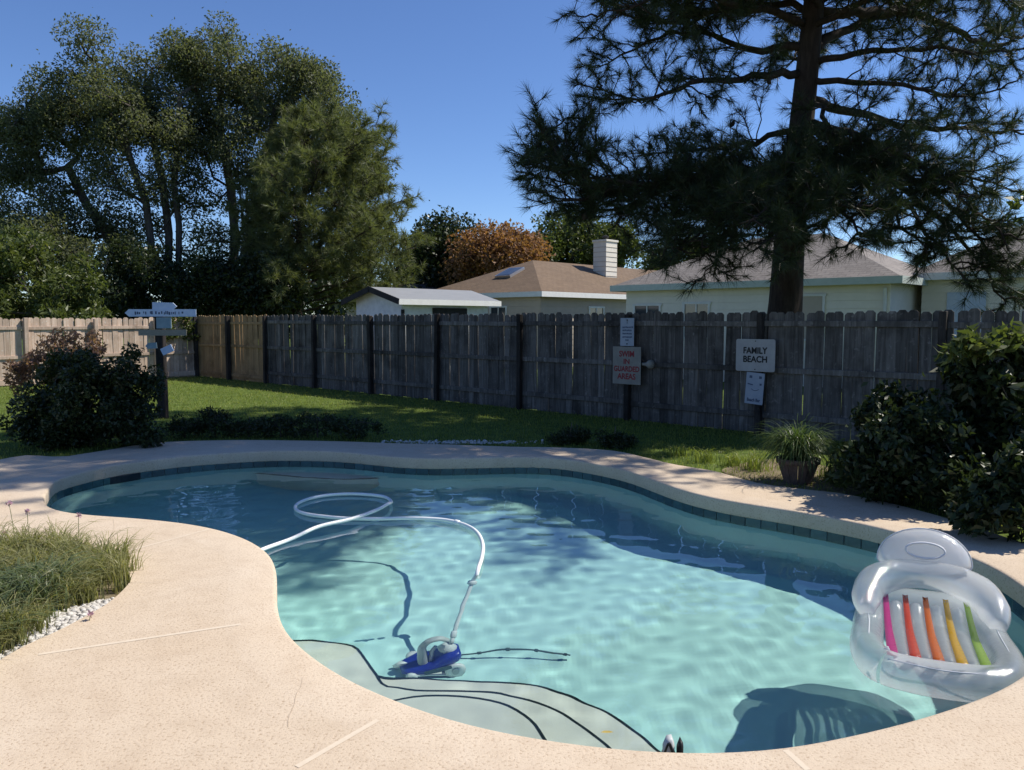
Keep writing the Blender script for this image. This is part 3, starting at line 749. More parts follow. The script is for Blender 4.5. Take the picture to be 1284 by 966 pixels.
# cream house on the right, parallel to the fence
hc0 = Vector((9.1, 19.3, GZ)); A1 = math.atan2(E1.y, E1.x)
LEN = 7.6; hcl = hc0 - E1 * LEN
hc = empty('house', hcl, A1, 'cream sided house with grey brown hip roof behind the big pine', 'house')
siding(LEN, 5.4, 2.72, hc, M['siding_cream'], faces=('front', 'left')); hip_roof(LEN, 5.4, 2.74, 1.45, 0.35, hc, M['roof_grey'], M['fascia'])
window(hc, 0.75, 1.72, 0.9, 0.9, mat=M['glass']); window(hc, 5.35, 1.78, 1.35, 1.15, mull=1, mat=M['siding_grey']); window(hc, 2.4, 1.7, 0.8, 1.0)
MB().tube([(LEN - 0.1, -0.09, 2.5), (LEN - 0.1, -0.05, 2.3), (LEN - 0.1, -0.05, 0.2)], 0.04, 8).build('downpipe', M['frame_white'], hc)
hw0 = hc0 + E1 * 0.25 + Vector((0.677, 0.736, 0)) * 1.7
hw = empty('house', hw0, A1, 'right wing house with pale roof and dark porch opening at right edge', 'house')
siding(11, 8, 2.85, hw, M['siding_cream'], faces=('front', 'left')); hip_roof(11, 8, 2.87, 2.6, 0.3, hw, M['roof_grey'], M['fascia_white'])
MB().box((1.0, -0.03, 1.35), (0.85, 0.05, 2.1)).build('door', M['board_blue'], hw)
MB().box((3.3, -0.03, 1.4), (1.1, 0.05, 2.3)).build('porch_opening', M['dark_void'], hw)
window(hw, 5.2, 1.7, 1.1, 1.0)
# shed
shp = Vector((-2.95, 21.4, GZ)); SL, SW = 3.3, 2.0
sh = empty('shed', shp, D1, 'small white garden shed with pale metal roof behind the fence', 'shed')
MB().box((SL / 2, SW / 2, 1.15), (SL, SW, 2.30)).build('wall', M['shed_white'], sh)
MB().add([(-0.002, 0, 2.30), (-0.002, SW, 2.30), (-0.002, SW / 2, 2.58), (0.05, 0, 2.30), (0.05, SW, 2.30), (0.05, SW / 2, 2.58)], [(0, 2, 1), (3, 4, 5), (0, 3, 5, 2), (1, 2, 5, 4)]).build('gable', M['shed_white'], sh)
sl = 0.28 / (SW / 2)
mb = MB()
for s in (0, 1):
    ya, za = (-0.24, 2.30 - 0.24 * sl) if s == 0 else (SW + 0.24, 2.30 - 0.24 * sl)
    mb.add([(-0.3, ya, za), (SL + 0.3, ya, za), (SL + 0.3, SW / 2, 2.585), (-0.3, SW / 2, 2.585), (-0.3, ya, za + 0.04), (SL + 0.3, ya, za + 0.04), (SL + 0.3, SW / 2, 2.62), (-0.3, SW / 2, 2.62)], [(3, 2, 1, 0), (4, 5, 6, 7), (0, 1, 5, 4), (1, 2, 6, 5), (0, 4, 7, 3)])
rf = mb.build('roof', M['metal_roof'], sh)
mb = MB(); mb.box((SL / 2, -0.255, 2.20), (SL + 0.6, 0.025, 0.15)); mb.build('fascia', M['fascia_white'], rf)
for s in (-1, 1):
    a = math.atan(sl); MB().box((-0.315, SW / 2 + s * (SW / 4 + 0.12), 2.385), (0.025, SW / 2 + 0.34, 0.15), rx=-s * a).build('barge_board', M['dark_void'], rf)
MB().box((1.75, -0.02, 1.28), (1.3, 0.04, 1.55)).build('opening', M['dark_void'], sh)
MB().box((0.03, -0.012, 1.0), (0.10, 0.03, 2.0)).build('corner_board', M['dark_void'], sh)
#__NEXT__
# ================================================================== VEGETATION
M['bark_oak'] = simple('oak_bark', (0.055, 0.045, 0.038), (0.13, 0.115, 0.10), 5, 0.95, bmp=0.8, bscale=14, stretch=(3, 3, 0.6))
M['bark_pine'] = simple('pine_bark', (0.020, 0.014, 0.012), (0.055, 0.040, 0.033), 4, 0.95, bmp=1.0, bscale=9, stretch=(4, 4, 1.0))
M['leaf_oak'] = leaf_mat('oak_leaf', (0.080, 0.094, 0.055), (0.155, 0.172, 0.098), 0.50, 0.5, (0.20, 0.215, 0.13), big=0.5, spec=0.2)
M['leaf_dark'] = leaf_mat('dark_evergreen_leaf', (0.016, 0.025, 0.011), (0.045, 0.064, 0.023), 0.28, 0.38)
M['leaf_mid'] = leaf_mat('mid_green_leaf', (0.05, 0.072, 0.022), (0.12, 0.15, 0.045), 0.40, 0.42, (0.18, 0.20, 0.07))
M['leaf_pale'] = leaf_mat('pale_green_leaf', (0.06, 0.085, 0.022), (0.13, 0.16, 0.045), 0.45, 0.45)
M['leaf_orange'] = leaf_mat('rusty_orange_leaf', (0.14, 0.09, 0.035), (0.36, 0.165, 0.085), 0.40, 0.6, (0.45, 0.24, 0.14), big=0.8)
M['leaf_red'] = leaf_mat('red_tipped_leaf', (0.17, 0.12, 0.075), (0.42, 0.22, 0.17), 0.5, 0.5, (0.48, 0.30, 0.24))
M['needle'] = leaf_mat('dark_pine_needle', (0.016, 0.027, 0.013), (0.044, 0.064, 0.025), 0.30, 0.45, (0.085, 0.11, 0.045), big=0.9)
M['needle_pale'] = leaf_mat('pale_pine_needle', (0.085, 0.104, 0.045), (0.165, 0.185, 0.082), 0.45, 0.5, (0.22, 0.23, 0.11), big=0.6)
M['blade'] = leaf_mat('grass_blade', (0.115, 0.155, 0.032), (0.25, 0.29, 0.065), 0.45, 0.5, (0.36, 0.34, 0.11), big=0.8)
M['strap_wide'] = leaf_mat('blue_green_strap_leaf', (0.07, 0.10, 0.045), (0.15, 0.185, 0.085), 0.35, 0.4, (0.30, 0.29, 0.17), big=3.0)
M['strap'] = leaf_mat('grassy_leaf', (0.15, 0.165, 0.065), (0.33, 0.32, 0.14), 0.45, 0.45, (0.50, 0.43, 0.26), big=3.0)
M['spider'] = leaf_mat('arching_strap_leaf', (0.035, 0.065, 0.022), (0.10, 0.15, 0.05), 0.40, 0.4, (0.22, 0.25, 0.12), big=3.0)

def unit(a): return a / np.maximum(1e-9, np.linalg.norm(a, axis=1, keepdims=True))
def leaf_mesh(name, C, D, L, W, fold=0.15, g=rng):
    """one folded leaf per centre C with direction D"""
    n = len(C); L = np.broadcast_to(np.asarray(L, float), (n,))[:, None]; W = np.broadcast_to(np.asarray(W, float), (n,))[:, None]
    D = unit(D); r = unit(g.normal(size=(n, 3))); S = unit(np.cross(D, r)); Nn = np.cross(S, D)
    v0 = C - D * L / 2; v2 = C + D * L / 2; mid = C - D * L * 0.05 + Nn * L * fold
    v1 = mid + S * W / 2; v3 = mid - S * W / 2
    V = np.stack([v0, v1, v2, v3], 1).reshape(-1, 3)
    return np_mesh(name, V, np.arange(4 * n).reshape(-1, 4))
def cloud(centres, radii, n, g, squash=0.85, inner=0.35):
    """points gathered in tufts round the centres"""
    centres = np.asarray(centres); radii = np.asarray(radii)
    w = radii ** 2; idx = g.choice(len(centres), n, p=w / w.sum())
    d = unit(g.normal(size=(n, 3))); r = radii[idx] * (inner + (1 - inner) * g.random(n) ** 0.6)
    d2 = d.copy(); d2[:, 2] *= squash
    return centres[idx] + d2 * r[:, None], d
def in_ellipsoids(ells, n, g, shell=0.35):
    vol = np.array([e[1][0] * e[1][1] * e[1][2] for e in ells]) ** 0.75; idx = g.choice(len(ells), n, p=vol / vol.sum())
    c = np.array([e[0] for e in ells])[idx]; r = np.array([e[1] for e in ells])[idx]
    d = unit(g.normal(size=(n, 3))); k = (shell + (1 - shell) * g.random(n) ** 0.7)[:, None]
    return c + d * r * k
def pe(x, y, rx, ry, Y, rd=None):
    """an ellipsoid seen at (x, y) with half-sizes rx, ry at the distance Y"""
    c = Q(x, y, Y); s = Y / 1000.0; return (tuple(c), (rx * s, (rd if rd else 0.8 * rx * s), ry * s))
def grow(base, trunk, targets, g, step=0.8, rise=0.25, stick=0.6):
    """branches from a trunk polyline to every target; returns nodes and parents"""
    stems = trunk if isinstance(trunk[0], list) else [trunk]
    nodes = [np.array(stems[0][0], float)]; par = [-1]
    for st_ in stems:
        prev = 0
        for q in st_[1:]: nodes.append(np.array(q, float)); par.append(prev); prev = len(nodes) - 1
    depth = [0.0] * len(nodes); first = max(1, len(stems[0]) // 3)
    tips = np.array([s_[-1] for s_ in stems], float); T = sorted([np.array(t) for t in targets], key=lambda t: np.linalg.norm(tips - t, axis=1).min())
    for t in T:
        A = np.array(nodes[first:]); d = np.linalg.norm(A - t, axis=1)
        pen = d + stick * np.maximum(0, A[:, 2] - t[2]) * 1.5 + 0.12 * np.array(depth[first:])
        j = int(np.argmin(pen)) + first; a = nodes[j]; dist = np.linalg.norm(t - a); k = max(1, int(dist / step))
        prev = j
        for q in range(1, k + 1):
            f = q / k; p = a + (t - a) * f + np.array([0, 0, rise * math.sin(math.pi * f) * dist * 0.4]) + g.normal(size=3) * 0.07 * step * (q < k)
            nodes.append(p); par.append(prev); depth.append(depth[prev] + dist / k); prev = len(nodes) - 1
    return nodes, par
def branch_mesh(name, nodes, par, r_tip, r_base, sides=5, power=0.48, trunk_n=0):
    n = len(nodes); cnt = [0] * n; kids = [[] for _ in range(n)]
    for i in range(n - 1, 0, -1): kids[par[i]].append(i)
    for i in range(n - 1, -1, -1):
        if not kids[i]: cnt[i] = 1
        else: cnt[i] = sum(cnt[k] for k in kids[i])
    mx = cnt[0]; rad = [max(r_tip, r_base * (c / mx) ** power) for c in cnt]
    mb = MB(); seen = set(); stack = [(0, None)]
    while stack:
        i, pre = stack.pop(); path = [pre, i] if pre is not None else [i]
        while kids[i]:
            ks = sorted(kids[i], key=lambda k: -cnt[k])
            for k in ks[1:]: stack.append((k, i))
            i = ks[0]; path.append(i)
        if len(path) > 1:
            rr_ = [rad[p] for p in path]
            if pre is not None: rr_[0] = min(rr_[0], rr_[1] * 1.15)
            mb.tube([nodes[p] for p in path], rr_, sides if rr_[0] < 0.08 else sides + 4)
    return mb
def tree(name, label, base, trunk, ells, n_clump, clump_r, n_leaf, leaf, mat, bark, seed, r_base=0.3, group=None, cat='tree', droop=0.25, shell=0.35, step=0.8, r_tip=0.012, stray=0.02, zmin=0.6):
    g = np.random.default_rng(seed); base = Vector(base)
    C = in_ellipsoids(ells, n_clump, g, shell); C = C[C[:, 2] > zmin]; rad = clump_r * g.uniform(0.65, 1.25, len(C))
    nodes, par = grow(base, trunk, C, g, step)
    root = empty(name, base, 0, label, cat, group); b = np.array(base)
    mb = branch_mesh('trunk', nodes, par, r_tip, r_base); mb.build('trunk', bark, root, True, origin=base)
    pts, d = cloud(C, rad, n_leaf, g)
    ns = int(n_leaf * stray); pts[:ns] += g.normal(size=(ns, 3)) * clump_r * 0.5
    dirs = unit(d * 0.6 + g.normal(size=d.shape) * 0.7 + np.array([0, 0, -droop]))
    L = leaf[0] * g.uniform(0.6, 1.25, len(pts))
    link('crown', leaf_mesh('crown', pts - b, dirs, L, L * leaf[1], g=g), mat, root)
    return root
def trunkline(b, top, g, n=6, wob=0.12):
    b = np.array(b); top = np.array(top)
    return [b + (top - b) * k / (n - 1) + (g.normal(size=3) * wob * (0 < k < n - 1)) for k in range(n)]
G = np.random.default_rng(21)

# the wide broadleaf trees beyond the left fence
b = Q(225, 402, 33); b.z = GZ
tree('broadleaf_tree', 'tall wide dark green broadleaf tree at far left beyond fence', b, [trunkline(b, Q(x, y, 33 + dy), G, 7, 0.18) for x, y, dy in ((205, 230, 0), (150, 150, -.6), (85, 210, .5), (190, 130, .8), (60, 280, -.6), (225, 120, 0))], [pe(150, 108, 75, 72, 33), pe(62, 190, 62, 70, 33), pe(25, 260, 55, 70, 32), pe(190, 200, 75, 95, 33), pe(95, 310, 95, 60, 32), pe(215, 110, 55, 75, 34), pe(80, 140, 50, 45, 33), pe(15, 190, 45, 55, 33)], 310, 0.74, 105000, (0.135, 0.5), M['leaf_oak'], M['bark_oak'], 31, 0.36, shell=0.5)
b = Q(300, 402, 34.5); b.z = GZ
tree('broadleaf_tree', 'tall rounded broadleaf tree with pale trunk beside the leftmost tree', b, [trunkline(b, Q(x, y, 34.5 + dy), G, 7, 0.18) for x, y, dy in ((300, 230, 0), (275, 120, .5), (345, 135, -.5), (390, 190, .3), (320, 200, .9), (445, 250, 0))], [pe(275, 95, 60, 62, 34.5), pe(345, 112, 68, 50, 34.5), pe(392, 165, 48, 75, 34), pe(425, 170, 36, 50, 34), pe(310, 190, 80, 85, 34.5), pe(300, 300, 80, 70, 34.5), pe(440, 215, 42, 55, 34), pe(468, 262, 38, 55, 35), pe(455, 330, 45, 50, 35)], 265, 0.74, 95000, (0.135, 0.5), M['leaf_oak'], M['bark_oak'], 32, 0.36, shell=0.5)
for i, (x, y, rx, ry, Y, lab) in enumerate(((165, 352, 70, 55, 30.5, 'dark leafy undergrowth shrub left of the tree trunks'), (262, 362, 62, 45, 30, 'dark leafy undergrowth shrub among the tree trunks behind signpost'), (330, 365, 45, 42, 29.5, 'low dark shrub behind the newer tan fence panels'))):
    b = Q(x, 402, Y); b.z = GZ
    tree('undergrowth_shrub', lab, b, trunkline(b, Q(x, 385, Y), G, 4), [pe(x, y, rx, ry, Y)], 50, 0.6, 11000, (0.16, 0.5), M['leaf_dark'], M['bark_oak'], 40 + i, 0.10, 'undergrowth behind the corner fence', 'shrub', shell=0.2)
b = Q(35, 402, 23.5); b.z = GZ
tree('evergreen_shrub', 'broad glossy evergreen shrub showing over the left fence', b, trunkline(b, Q(40, 370, 23.5), G, 4), [pe(25, 352, 88, 62, 23.5), pe(95, 378, 48, 38, 23), pe(-40, 350, 60, 60, 24)], 130, 0.42, 20000, (0.20, 0.30), M['leaf_mid'], M['bark_oak'], 45, 0.12, cat='shrub', shell=0.35, droop=-0.1)
# vine on the left fence
vp = FC + E2 * 0.55 + E1 * 0.10
C = np.array([[vp.x + E2.x * a, vp.y + E2.y * a, z] for a, z in G.uniform([-0.5, 1.15], [0.65, 1.86], (26, 2))]); pts, d = cloud(C, np.full(len(C), 0.16), 1500, G)
tag(link('climbing_vine', leaf_mesh('climbing_vine', pts - np.array(vp), d + G.normal(size=d.shape), 0.07, 0.05), M['leaf_mid']), 'green vine clump hanging over the top of the left fence', 'vine').location = vp

# trees over the roofs
def far_tree(name, lab, x, y, rx, ry, Y, mat, seed, n=9000, lf=0.26, cl=0.9, nc=70):
    b = Q(x, 402, Y); b.z = GZ
    tree(name, lab, b, trunkline(b, Q(x, y + ry * 0.5, Y), G, 5), [pe(x, y, rx, ry, Y)], nc, cl, n, (lf, 0.5), mat, M['bark_oak'], seed, 0.2, shell=0.3, r_tip=0.02)
far_tree('broadleaf_tree', 'dark round tree left of the rusty orange tree over the roofs', 557, 325, 44, 50, 50, M['leaf_dark'], 51, 12000, 0.28, 1.1)
far_tree('autumn_tree', 'rusty orange autumn tree above the brown roof', 622, 322, 62, 36, 47, M['leaf_orange'], 52, 13000, 0.24, 0.85, 90)
far_tree('broadleaf_tree', 'green tree behind the chimney and rusty tree', 715, 312, 60, 42, 56, M['leaf_mid'], 53, 12000, 0.3, 1.1)
far_tree('broadleaf_tree', 'pale yellowish tree just right of the chimney top', 778, 308, 26, 30, 54, M['leaf_pale'], 54, 5000, 0.26, 0.8, 30)
far_tree('broadleaf_tree', 'far green tree low behind the brown house ridge', 855, 330, 55, 30, 58, M['leaf_mid'], 55, 8000, 0.3, 1.0)
far_tree('broadleaf_tree', 'dark tree behind the far dark roof beside the left pine', 520, 345, 30, 32, 60, M['leaf_dark'], 57, 6000, 0.3, 1.0)

# the far line of trees that closes the view between the houses
gg = np.random.default_rng(77); nc = 420
ang = gg.uniform(-0.95, 0.95, nc); ds = gg.uniform(72, 84, nc); hz = gg.uniform(0.5, 1, nc) * (5.0 + 1.6 * np.sin(ang * 23) + 1.0 * np.sin(ang * 51 + 1))
Cf = np.stack([np.tan(ang) * ds, ds, hz * gg.uniform(0.15, 1.0, nc)], 1); pts, d = cloud(Cf, np.full(nc, 1.9), 34000, gg)
tag(link('distant_trees', leaf_mesh('distant_trees', pts, d + gg.normal(size=d.shape), 0.75, 0.45, g=gg), M['leaf_dark']), 'low dark band of far trees closing the horizon', 'trees', kind='stuff')
# ---------------------------------------------------------------- pines
def needle_mesh(name, B, D, L, w, g, count, spread=0.9):
    """B tuft bases, D tuft directions; count needles each"""
    n = len(B) * count; Bn = np.repeat(B, count, 0); Dn = np.repeat(unit(D), count, 0)
    Bn = Bn - Dn * g.uniform(0, 0.10, (n, 1)) * (L / 0.2)
    d = unit(Dn * g.uniform(0.45, 1.4, (n, 1)) + g.normal(size=(n, 3)) * spread * 0.62); d[:, 2] -= 0.08; d = unit(d)
    S = unit(np.cross(d, unit(g.normal(size=(n, 3))))); ln = L * g.uniform(0.65, 1.1, (n, 1))
    V = np.stack([Bn - S * w / 2, Bn + S * w / 2, Bn + d * ln], 1).reshape(-1, 3)
    return np_mesh(name, V, np.arange(3 * n).reshape(-1, 3))
def pine(name, label, base, trunk, trunk_r, limbs, g, mat, bark, tuft_n, L, w, cones=0, sub_len=0.95, dens=1.0, clear=0.30, limb_r=0.075):
    base = Vector(base); b = np.array(base); root = empty(name, base, 0, label, 'tree')
    wood = MB(); wood.tube(trunk, trunk_r, 14)
    B, D = [], []
    for limb in limbs:
        pth = np.array([list(p) for p in resample(catmull(limb, False, 5), 0.25)]); n = len(pth); ln = 0.25 * (n - 1)
        pth[1:-1] += g.normal(size=(n - 2, 3)) * 0.03
        wood.tube(pth, [max(0.014, limb_r * (0.4 + 0.14 * ln) * (1 - 0.86 * k / (n - 1))) for k in range(n)], 7)
        nsub = max(4, int(ln * 4.6 * dens))
        for q in range(nsub):
            f = clear + (1 - clear) * (q + g.random()) / nsub; i = min(n - 2, int(f * (n - 1))); p = pth[i] + (pth[i + 1] - pth[i]) * g.random()
            t = unit((pth[i + 1] - pth[i])[None])[0]; side = g.normal(size=3); side -= t * side.dot(t); side[2] = side[2] * 0.32 + 0.14
            side /= np.linalg.norm(side); dr = t * g.uniform(0.35, 0.9) + side; dr /= np.linalg.norm(dr)
            sl_ = sub_len * g.uniform(0.45, 1.15) * (1.15 - 0.55 * f); m = 5; sp_ = [p]
            for k in range(1, m + 1): sp_.append(p + dr * sl_ * k / m + np.array([0, 0, 0.10 * sl_ * (k / m) ** 2]) + g.normal(size=3) * 0.02)
            wood.tube(sp_, [0.016 * (1 - 0.6 * k / m) for k in range(m + 1)], 4)
            for k in range(3, m + 1):
                B.append(sp_[k]); dd = sp_[k] - sp_[k - 1]; D.append(dd / np.linalg.norm(dd))
                for _ in range(0 if k < 3 else (1 if k < 4 else 2)):
                    s2 = g.normal(size=3); s2 = dd / np.linalg.norm(dd) * 0.8 + s2 / np.linalg.norm(s2); s2 /= np.linalg.norm(s2)
                    tl = g.uniform(0.12, 0.3); e = sp_[k] + s2 * tl; wood.tube([sp_[k], e], [0.008, 0.006], 3); B.append(e); D.append(s2)
        B.append(pth[-1]); D.append(unit((pth[-1] - pth[-2])[None])[0])
    wood.build('trunk', bark, root, True, origin=base)
    B = np.array(B); D = np.array(D)
    link('needles', needle_mesh('needles', B - b, D, L, w, g, tuft_n), mat, root)
    if cones:
        me = MB().lathe([(0.006, 0.0), (0.022, -0.012), (0.032, -0.035), (0.030, -0.06), (0.018, -0.085), (0.004, -0.10)], n=8).mesh('pine_cone'); me.materials.append(bark); me.shade_smooth()
        for i in g.choice(len(B), cones, replace=False):
            o = bpy.data.objects.new('pine_cone', me); COL.objects.link(o); o.parent = root; o.location = B[i] - b - np.array([0, 0, 0.02]); o.rotation_euler = (g.uniform(-.6, .6), g.uniform(-.6, .6), 0); o.scale = (1.3, 1.3, 1.3)
    print(name, 'tufts', len(B)); return root
g = np.random.default_rng(5)
tp = [(983, 402, 14.0), (985, 380, 14.0), (990, 300, 14.0), (1000, 205, 14.0), (1011, 100, 14.0), (1021, 0, 14.0)]
tr = [Vector((tp[0] and Q(983, 402, 14).x, 14.0, GZ - 0.1))] + [Q(*p) for p in tp]
top = tr[-1]; tr += [top + Vector((0.10, 0.05, 2.2)), top + Vector((0.12, 0.1, 4.6)), top + Vector((0.2, 0.0, 6.6))]
trr = [0.34, 0.30, 0.285, 0.255, 0.215, 0.19, 0.17, 0.12, 0.07, 0.02]
limbs_px = [
 [(995,207,14),(930,213,13.6),(860,222,13.2),(790,240,12.8),(735,232,12.5),(694,188,12.3)],
 [(995,207,14),(920,222,13.8),(850,232,13.5),(770,262,13.0),(715,272,12.8)],
 [(1000,165,14),(940,178,14.5),(870,190,15),(800,196,15.4)],
 [(1003,92,14),(960,96,13.5),(910,100,13),(850,112,12.6),(790,125,12.2),(748,108,12)],
 [(1006,60,14),(940,62,14.6),(870,40,15),(800,60,15.3),(748,85,15.5)],
 [(1012,30,14),(940,8,13.4),(860,-8,13),(790,8,12.6),(748,22,12.4)],
 [(1015,-20,14),(930,-40,14),(840,-60,14),(760,-30,14)],
 [(1018,80,14),(1080,65,13.5),(1150,62,13),(1220,66,12.6),(1290,60,12.2)],
 [(1015,125,14),(1080,140,14.6),(1150,160,15),(1240,165,15.3),(1310,170,15.5)],
 [(1013,118,14),(1040,160,13.2),(1065,205,12.6),(1085,222,12.4)],
 [(1005,180,14),(1060,215,13.4),(1130,230,12.8),(1200,222,12.4),(1270,240,12)],
 [(998,195,14),(985,225,12.6),(965,255,11.6),(935,285,10.9)],
 [(998,192,14),(1010,232,12.8),(1040,255,11.9),(1085,265,11.2)],
 [(996,205,14),(940,245,13),(885,285,12.2),(845,318,11.8)],
 [(998,200,14),(950,245,12.6),(905,275,11.8),(880,310,11.4)],
 [(1010,160,14),(1090,215,12.8),(1150,280,12),(1190,325,11.6),(1215,358,11.4)],
 [(1008,150,14),(1120,190,12.5),(1210,250,11.6),(1265,315,11.2)],
 [(1016,60,14),(1100,20,15),(1200,-10,15.6),(1290,-20,16)],
 [(1016,40,14),(1090,-5,13),(1180,-25,12.4),(1270,0,12)],
 [(1000,170,14),(960,215,15.4),(900,240,16.5),(850,255,17.2)],
 [(1000,190,14),(975,225,13.2),(940,250,12.6),(900,245,12.2)],
 [(996,200,14),(970,240,12.8),(985,275,11.8),(1000,310,11.3)],
 [(998,205,14),(1010,245,12.6),(985,285,11.5),(945,315,11.0)],
 [(998,205,14),(1040,250,12.6),(1070,285,11.7),(1060,315,11.3)],
 [(996,207,14),(920,262,12.4),(870,300,11.8),(835,335,11.5)],
 [(996,207,14),(930,255,12.9),(905,300,12.2),(895,345,11.9)],
 [(1004,180,14),(1110,225,12.8),(1200,290,12.0),(1240,345,11.7),(1262,378,11.5)],
 [(997,200,14),(930,235,13.2),(870,262,12.4),(822,285,12.0)],
 [(995,207,14),(900,225,13.0),(800,228,12.3),(725,215,11.9),(690,175,11.8)],
 [(995,207,14),(880,228,13.4),(790,250,12.6),(735,262,12.3)],
 [(1008,150,14),(1110,205,13),(1180,250,12.2),(1225,300,11.8),(1262,350,11.5)],
 [(1005,165,14),(1080,225,12.6),(1130,275,11.9),(1165,330,11.5)],
]
limbs_px += [[(1012,100,14),(1110,105,13.2),(1190,120,12.6),(1260,110,12.2)], [(760,240,12.6),(715,215,12.3),(692,160,12.2)], [(750,238,12.5),(695,218,12.2),(660,205,12.0)], [(760,245,12.4),(720,252,12.1),(688,245,11.9)], [(730,228,12.4),(705,195,12.6),(680,175,12.7)], [(735,230,12.4),(715,190,12.1),(708,165,12.0)], [(870,222,13.3),(810,248,12.6),(770,285,12.2)]]
limbs = [[Q(*p) for p in l] for l in limbs_px]
for k in range(64):                                # upper crown, out of the frame
    f = k / 64; z = 6.9 + 6.6 * f; a = k * 2.39996 + 0.4; ln = (5.0 * (1 - f) ** 0.7 + 0.9) * g.uniform(0.85, 1.1)
    c = Vector((top.x + 0.1, 14.0, z)); d = Vector((math.cos(a), math.sin(a), 0))
    if d.x < 0: ln *= 1 - 0.42 * (-d.x) * max(0.0, 1 - f * 1.6)
    limbs.append([c, c + d * ln * 0.35 + Vector((0, 0, 0.05 * ln)), c + d * ln * 0.7 + Vector((0, 0, 0.0)), c + d * ln + Vector((0, 0, 0.16 * ln))])
for k in range(14):                                # long boughs above the frame, added unseen to shade the pool
    a = R(-118 + 62 * ((k * 0.618) % 1.0)); z = 6.9 + 2.9 * k / 14; ln = g.uniform(3.5, 4.6); c = Vector((top.x + 0.1, 14.0, z)); d = Vector((math.cos(a), math.sin(a), 0))
    limbs.append([c, c + d * ln * 0.35 + Vector((0, 0, 0.25)), c + d * ln * 0.7 + Vector((0, 0, 0.2)), c + d * ln + Vector((0, 0, 0.75))])
pine('pine_tree', 'huge dark pine with thick trunk and drooping boughs behind the fence', tr[0], tr, trr, limbs, g, M['needle'], M['bark_pine'], 38, 0.235, 0.0072, cones=70, dens=1.45, clear=0.20, sub_len=0.85)

g = np.random.default_rng(6)
PY = 32.0
bs = Q(372, 402, PY); bs.z = GZ
tr2 = [bs] + [Q(372 + d, y, PY) for d, y in ((0, 390), (3, 320), (8, 250), (18, 190), (26, 150))]
limbs = []
for k in range(78):
    f = k / 78; y = 392 - 240 * f; a = k * 2.39996; ln = 5.0 * math.sqrt(max(0.02, 1 - (1.12 * f - 0.12) ** 2)) * g.uniform(0.75, 1.1)
    ln *= (0.95 if math.cos(a) > 0 else 0.5) * (0.45 if f > 0.9 else 1)
    c = Q(372 + 26 * f, y, PY); d = Vector((math.cos(a), math.sin(a), 0))
    limbs.append([c, c + d * ln * 0.5 + Vector((0, 0, 0.12 * ln)), c + d * ln + Vector((0, 0, 0.26 * ln))])
pine('pine_tree', 'soft yellow green pine in front of the broadleaf trees, left of the shed', bs, tr2, [0.26, 0.23, 0.18, 0.13, 0.08, 0.02], limbs, g, M['needle_pale'], M['bark_pine'], 20, 0.34, 0.020, sub_len=1.25, dens=1.05, clear=0.25, limb_r=0.045)

# broadleaf tree standing right of the frame, its boughs reaching in
b = Vector((6.9, 8.8, GZ))
tree('broadleaf_tree', 'backlit pale green tree reaching in at the right edge', b, trunkline(b, (6.8, 8.7, 2.4), G, 5), [((6.35, 8.6, 2.95), (0.85, 0.8, 0.85)), ((7.2, 8.8, 3.4), (0.9, 0.9, 0.8))], 50, 0.26, 4200, (0.13, 0.5), M['leaf_pale'], M['bark_oak'], 61, 0.12, shell=0.3, r_tip=0.006)

# ---------------------------------------------------------------- shrubs by the pool
def shrub(name, label, x, ybase, ells, nc, cr, nl, leaf, mat, seed, group=None, shell=0.35, droop=0.1, r=0.03):
    b = P(x, ybase, GZ); lo = min(e[0][2] for e in ells)
    return tree(name, label, b, [np.array(b), np.array(b) + np.array([0, 0, 0.12]), np.array(b) + np.array([0.02, 0, 0.3])], ells, nc, cr, nl, leaf, mat, M['bark_oak'], seed, r, group, 'shrub', droop, shell, step=0.25, r_tip=0.004, zmin=0.04)

YB = P(110, 560, GZ).y
shrub('bush', 'large dense dark bush at the left pool corner by signpost', 115, 560, [pe(108, 512, 78, 52, YB), pe(70, 530, 52, 40, YB - .1), pe(160, 480, 36, 42, YB), pe(165, 535, 42, 34, YB - .1), pe(95, 470, 45, 30, YB + .2)], 190, 0.16, 24000, (0.07, 0.5), M['leaf_dark'], 71)
shrub('red_tipped_shrub', 'airy shrub with reddish new leaves behind the left dark bush', 92, 548, [pe(88, 436, 40, 22, YB + 1.0), pe(56, 456, 28, 28, YB + 1.0), pe(28, 468, 20, 26, YB + 1.0)], 70, 0.13, 2600, (0.075, 0.45), M['leaf_red'], 72)
shrub('bush', 'tall glossy leaved shrub at the right edge beside the fence', 1240, 625, [pe(1245, 520, 55, 85, 7.4), pe(1275, 470, 40, 60, 7.4), pe(1205, 470, 28, 34, 7.6), pe(1290, 600, 60, 60, 7.0)], 120, 0.17, 7000, (0.13, 0.42), M['leaf_dark'], 73, droop=0.25)
shrub('bush', 'dense dark green shrub spilling over the deck right of pot', 1150, 628, [pe(1150, 560, 62, 68, 7.3), pe(1105, 585, 42, 42, 7.4), pe(1190, 610, 50, 38, 6.9), pe(1120, 520, 40, 40, 8.0)], 130, 0.15, 9000, (0.09, 0.45), M['leaf_dark'], 74, droop=0.2)
shrub('bush', 'mid green leafy shrub low at the right edge above the raft', 1262, 668, [pe(1250, 632, 52, 36, 6.1), pe(1295, 600, 40, 50, 6.1)], 60, 0.14, 3600, (0.10, 0.45), M['leaf_dark'], 75, droop=0.2)
shrub('bush', 'small variegated shrub directly right of the wooden pot', 1066, 612, [pe(1066, 585, 26, 26, 7.9)], 30, 0.10, 1100, (0.085, 0.42), M['leaf_mid'], 76, droop=0.1)
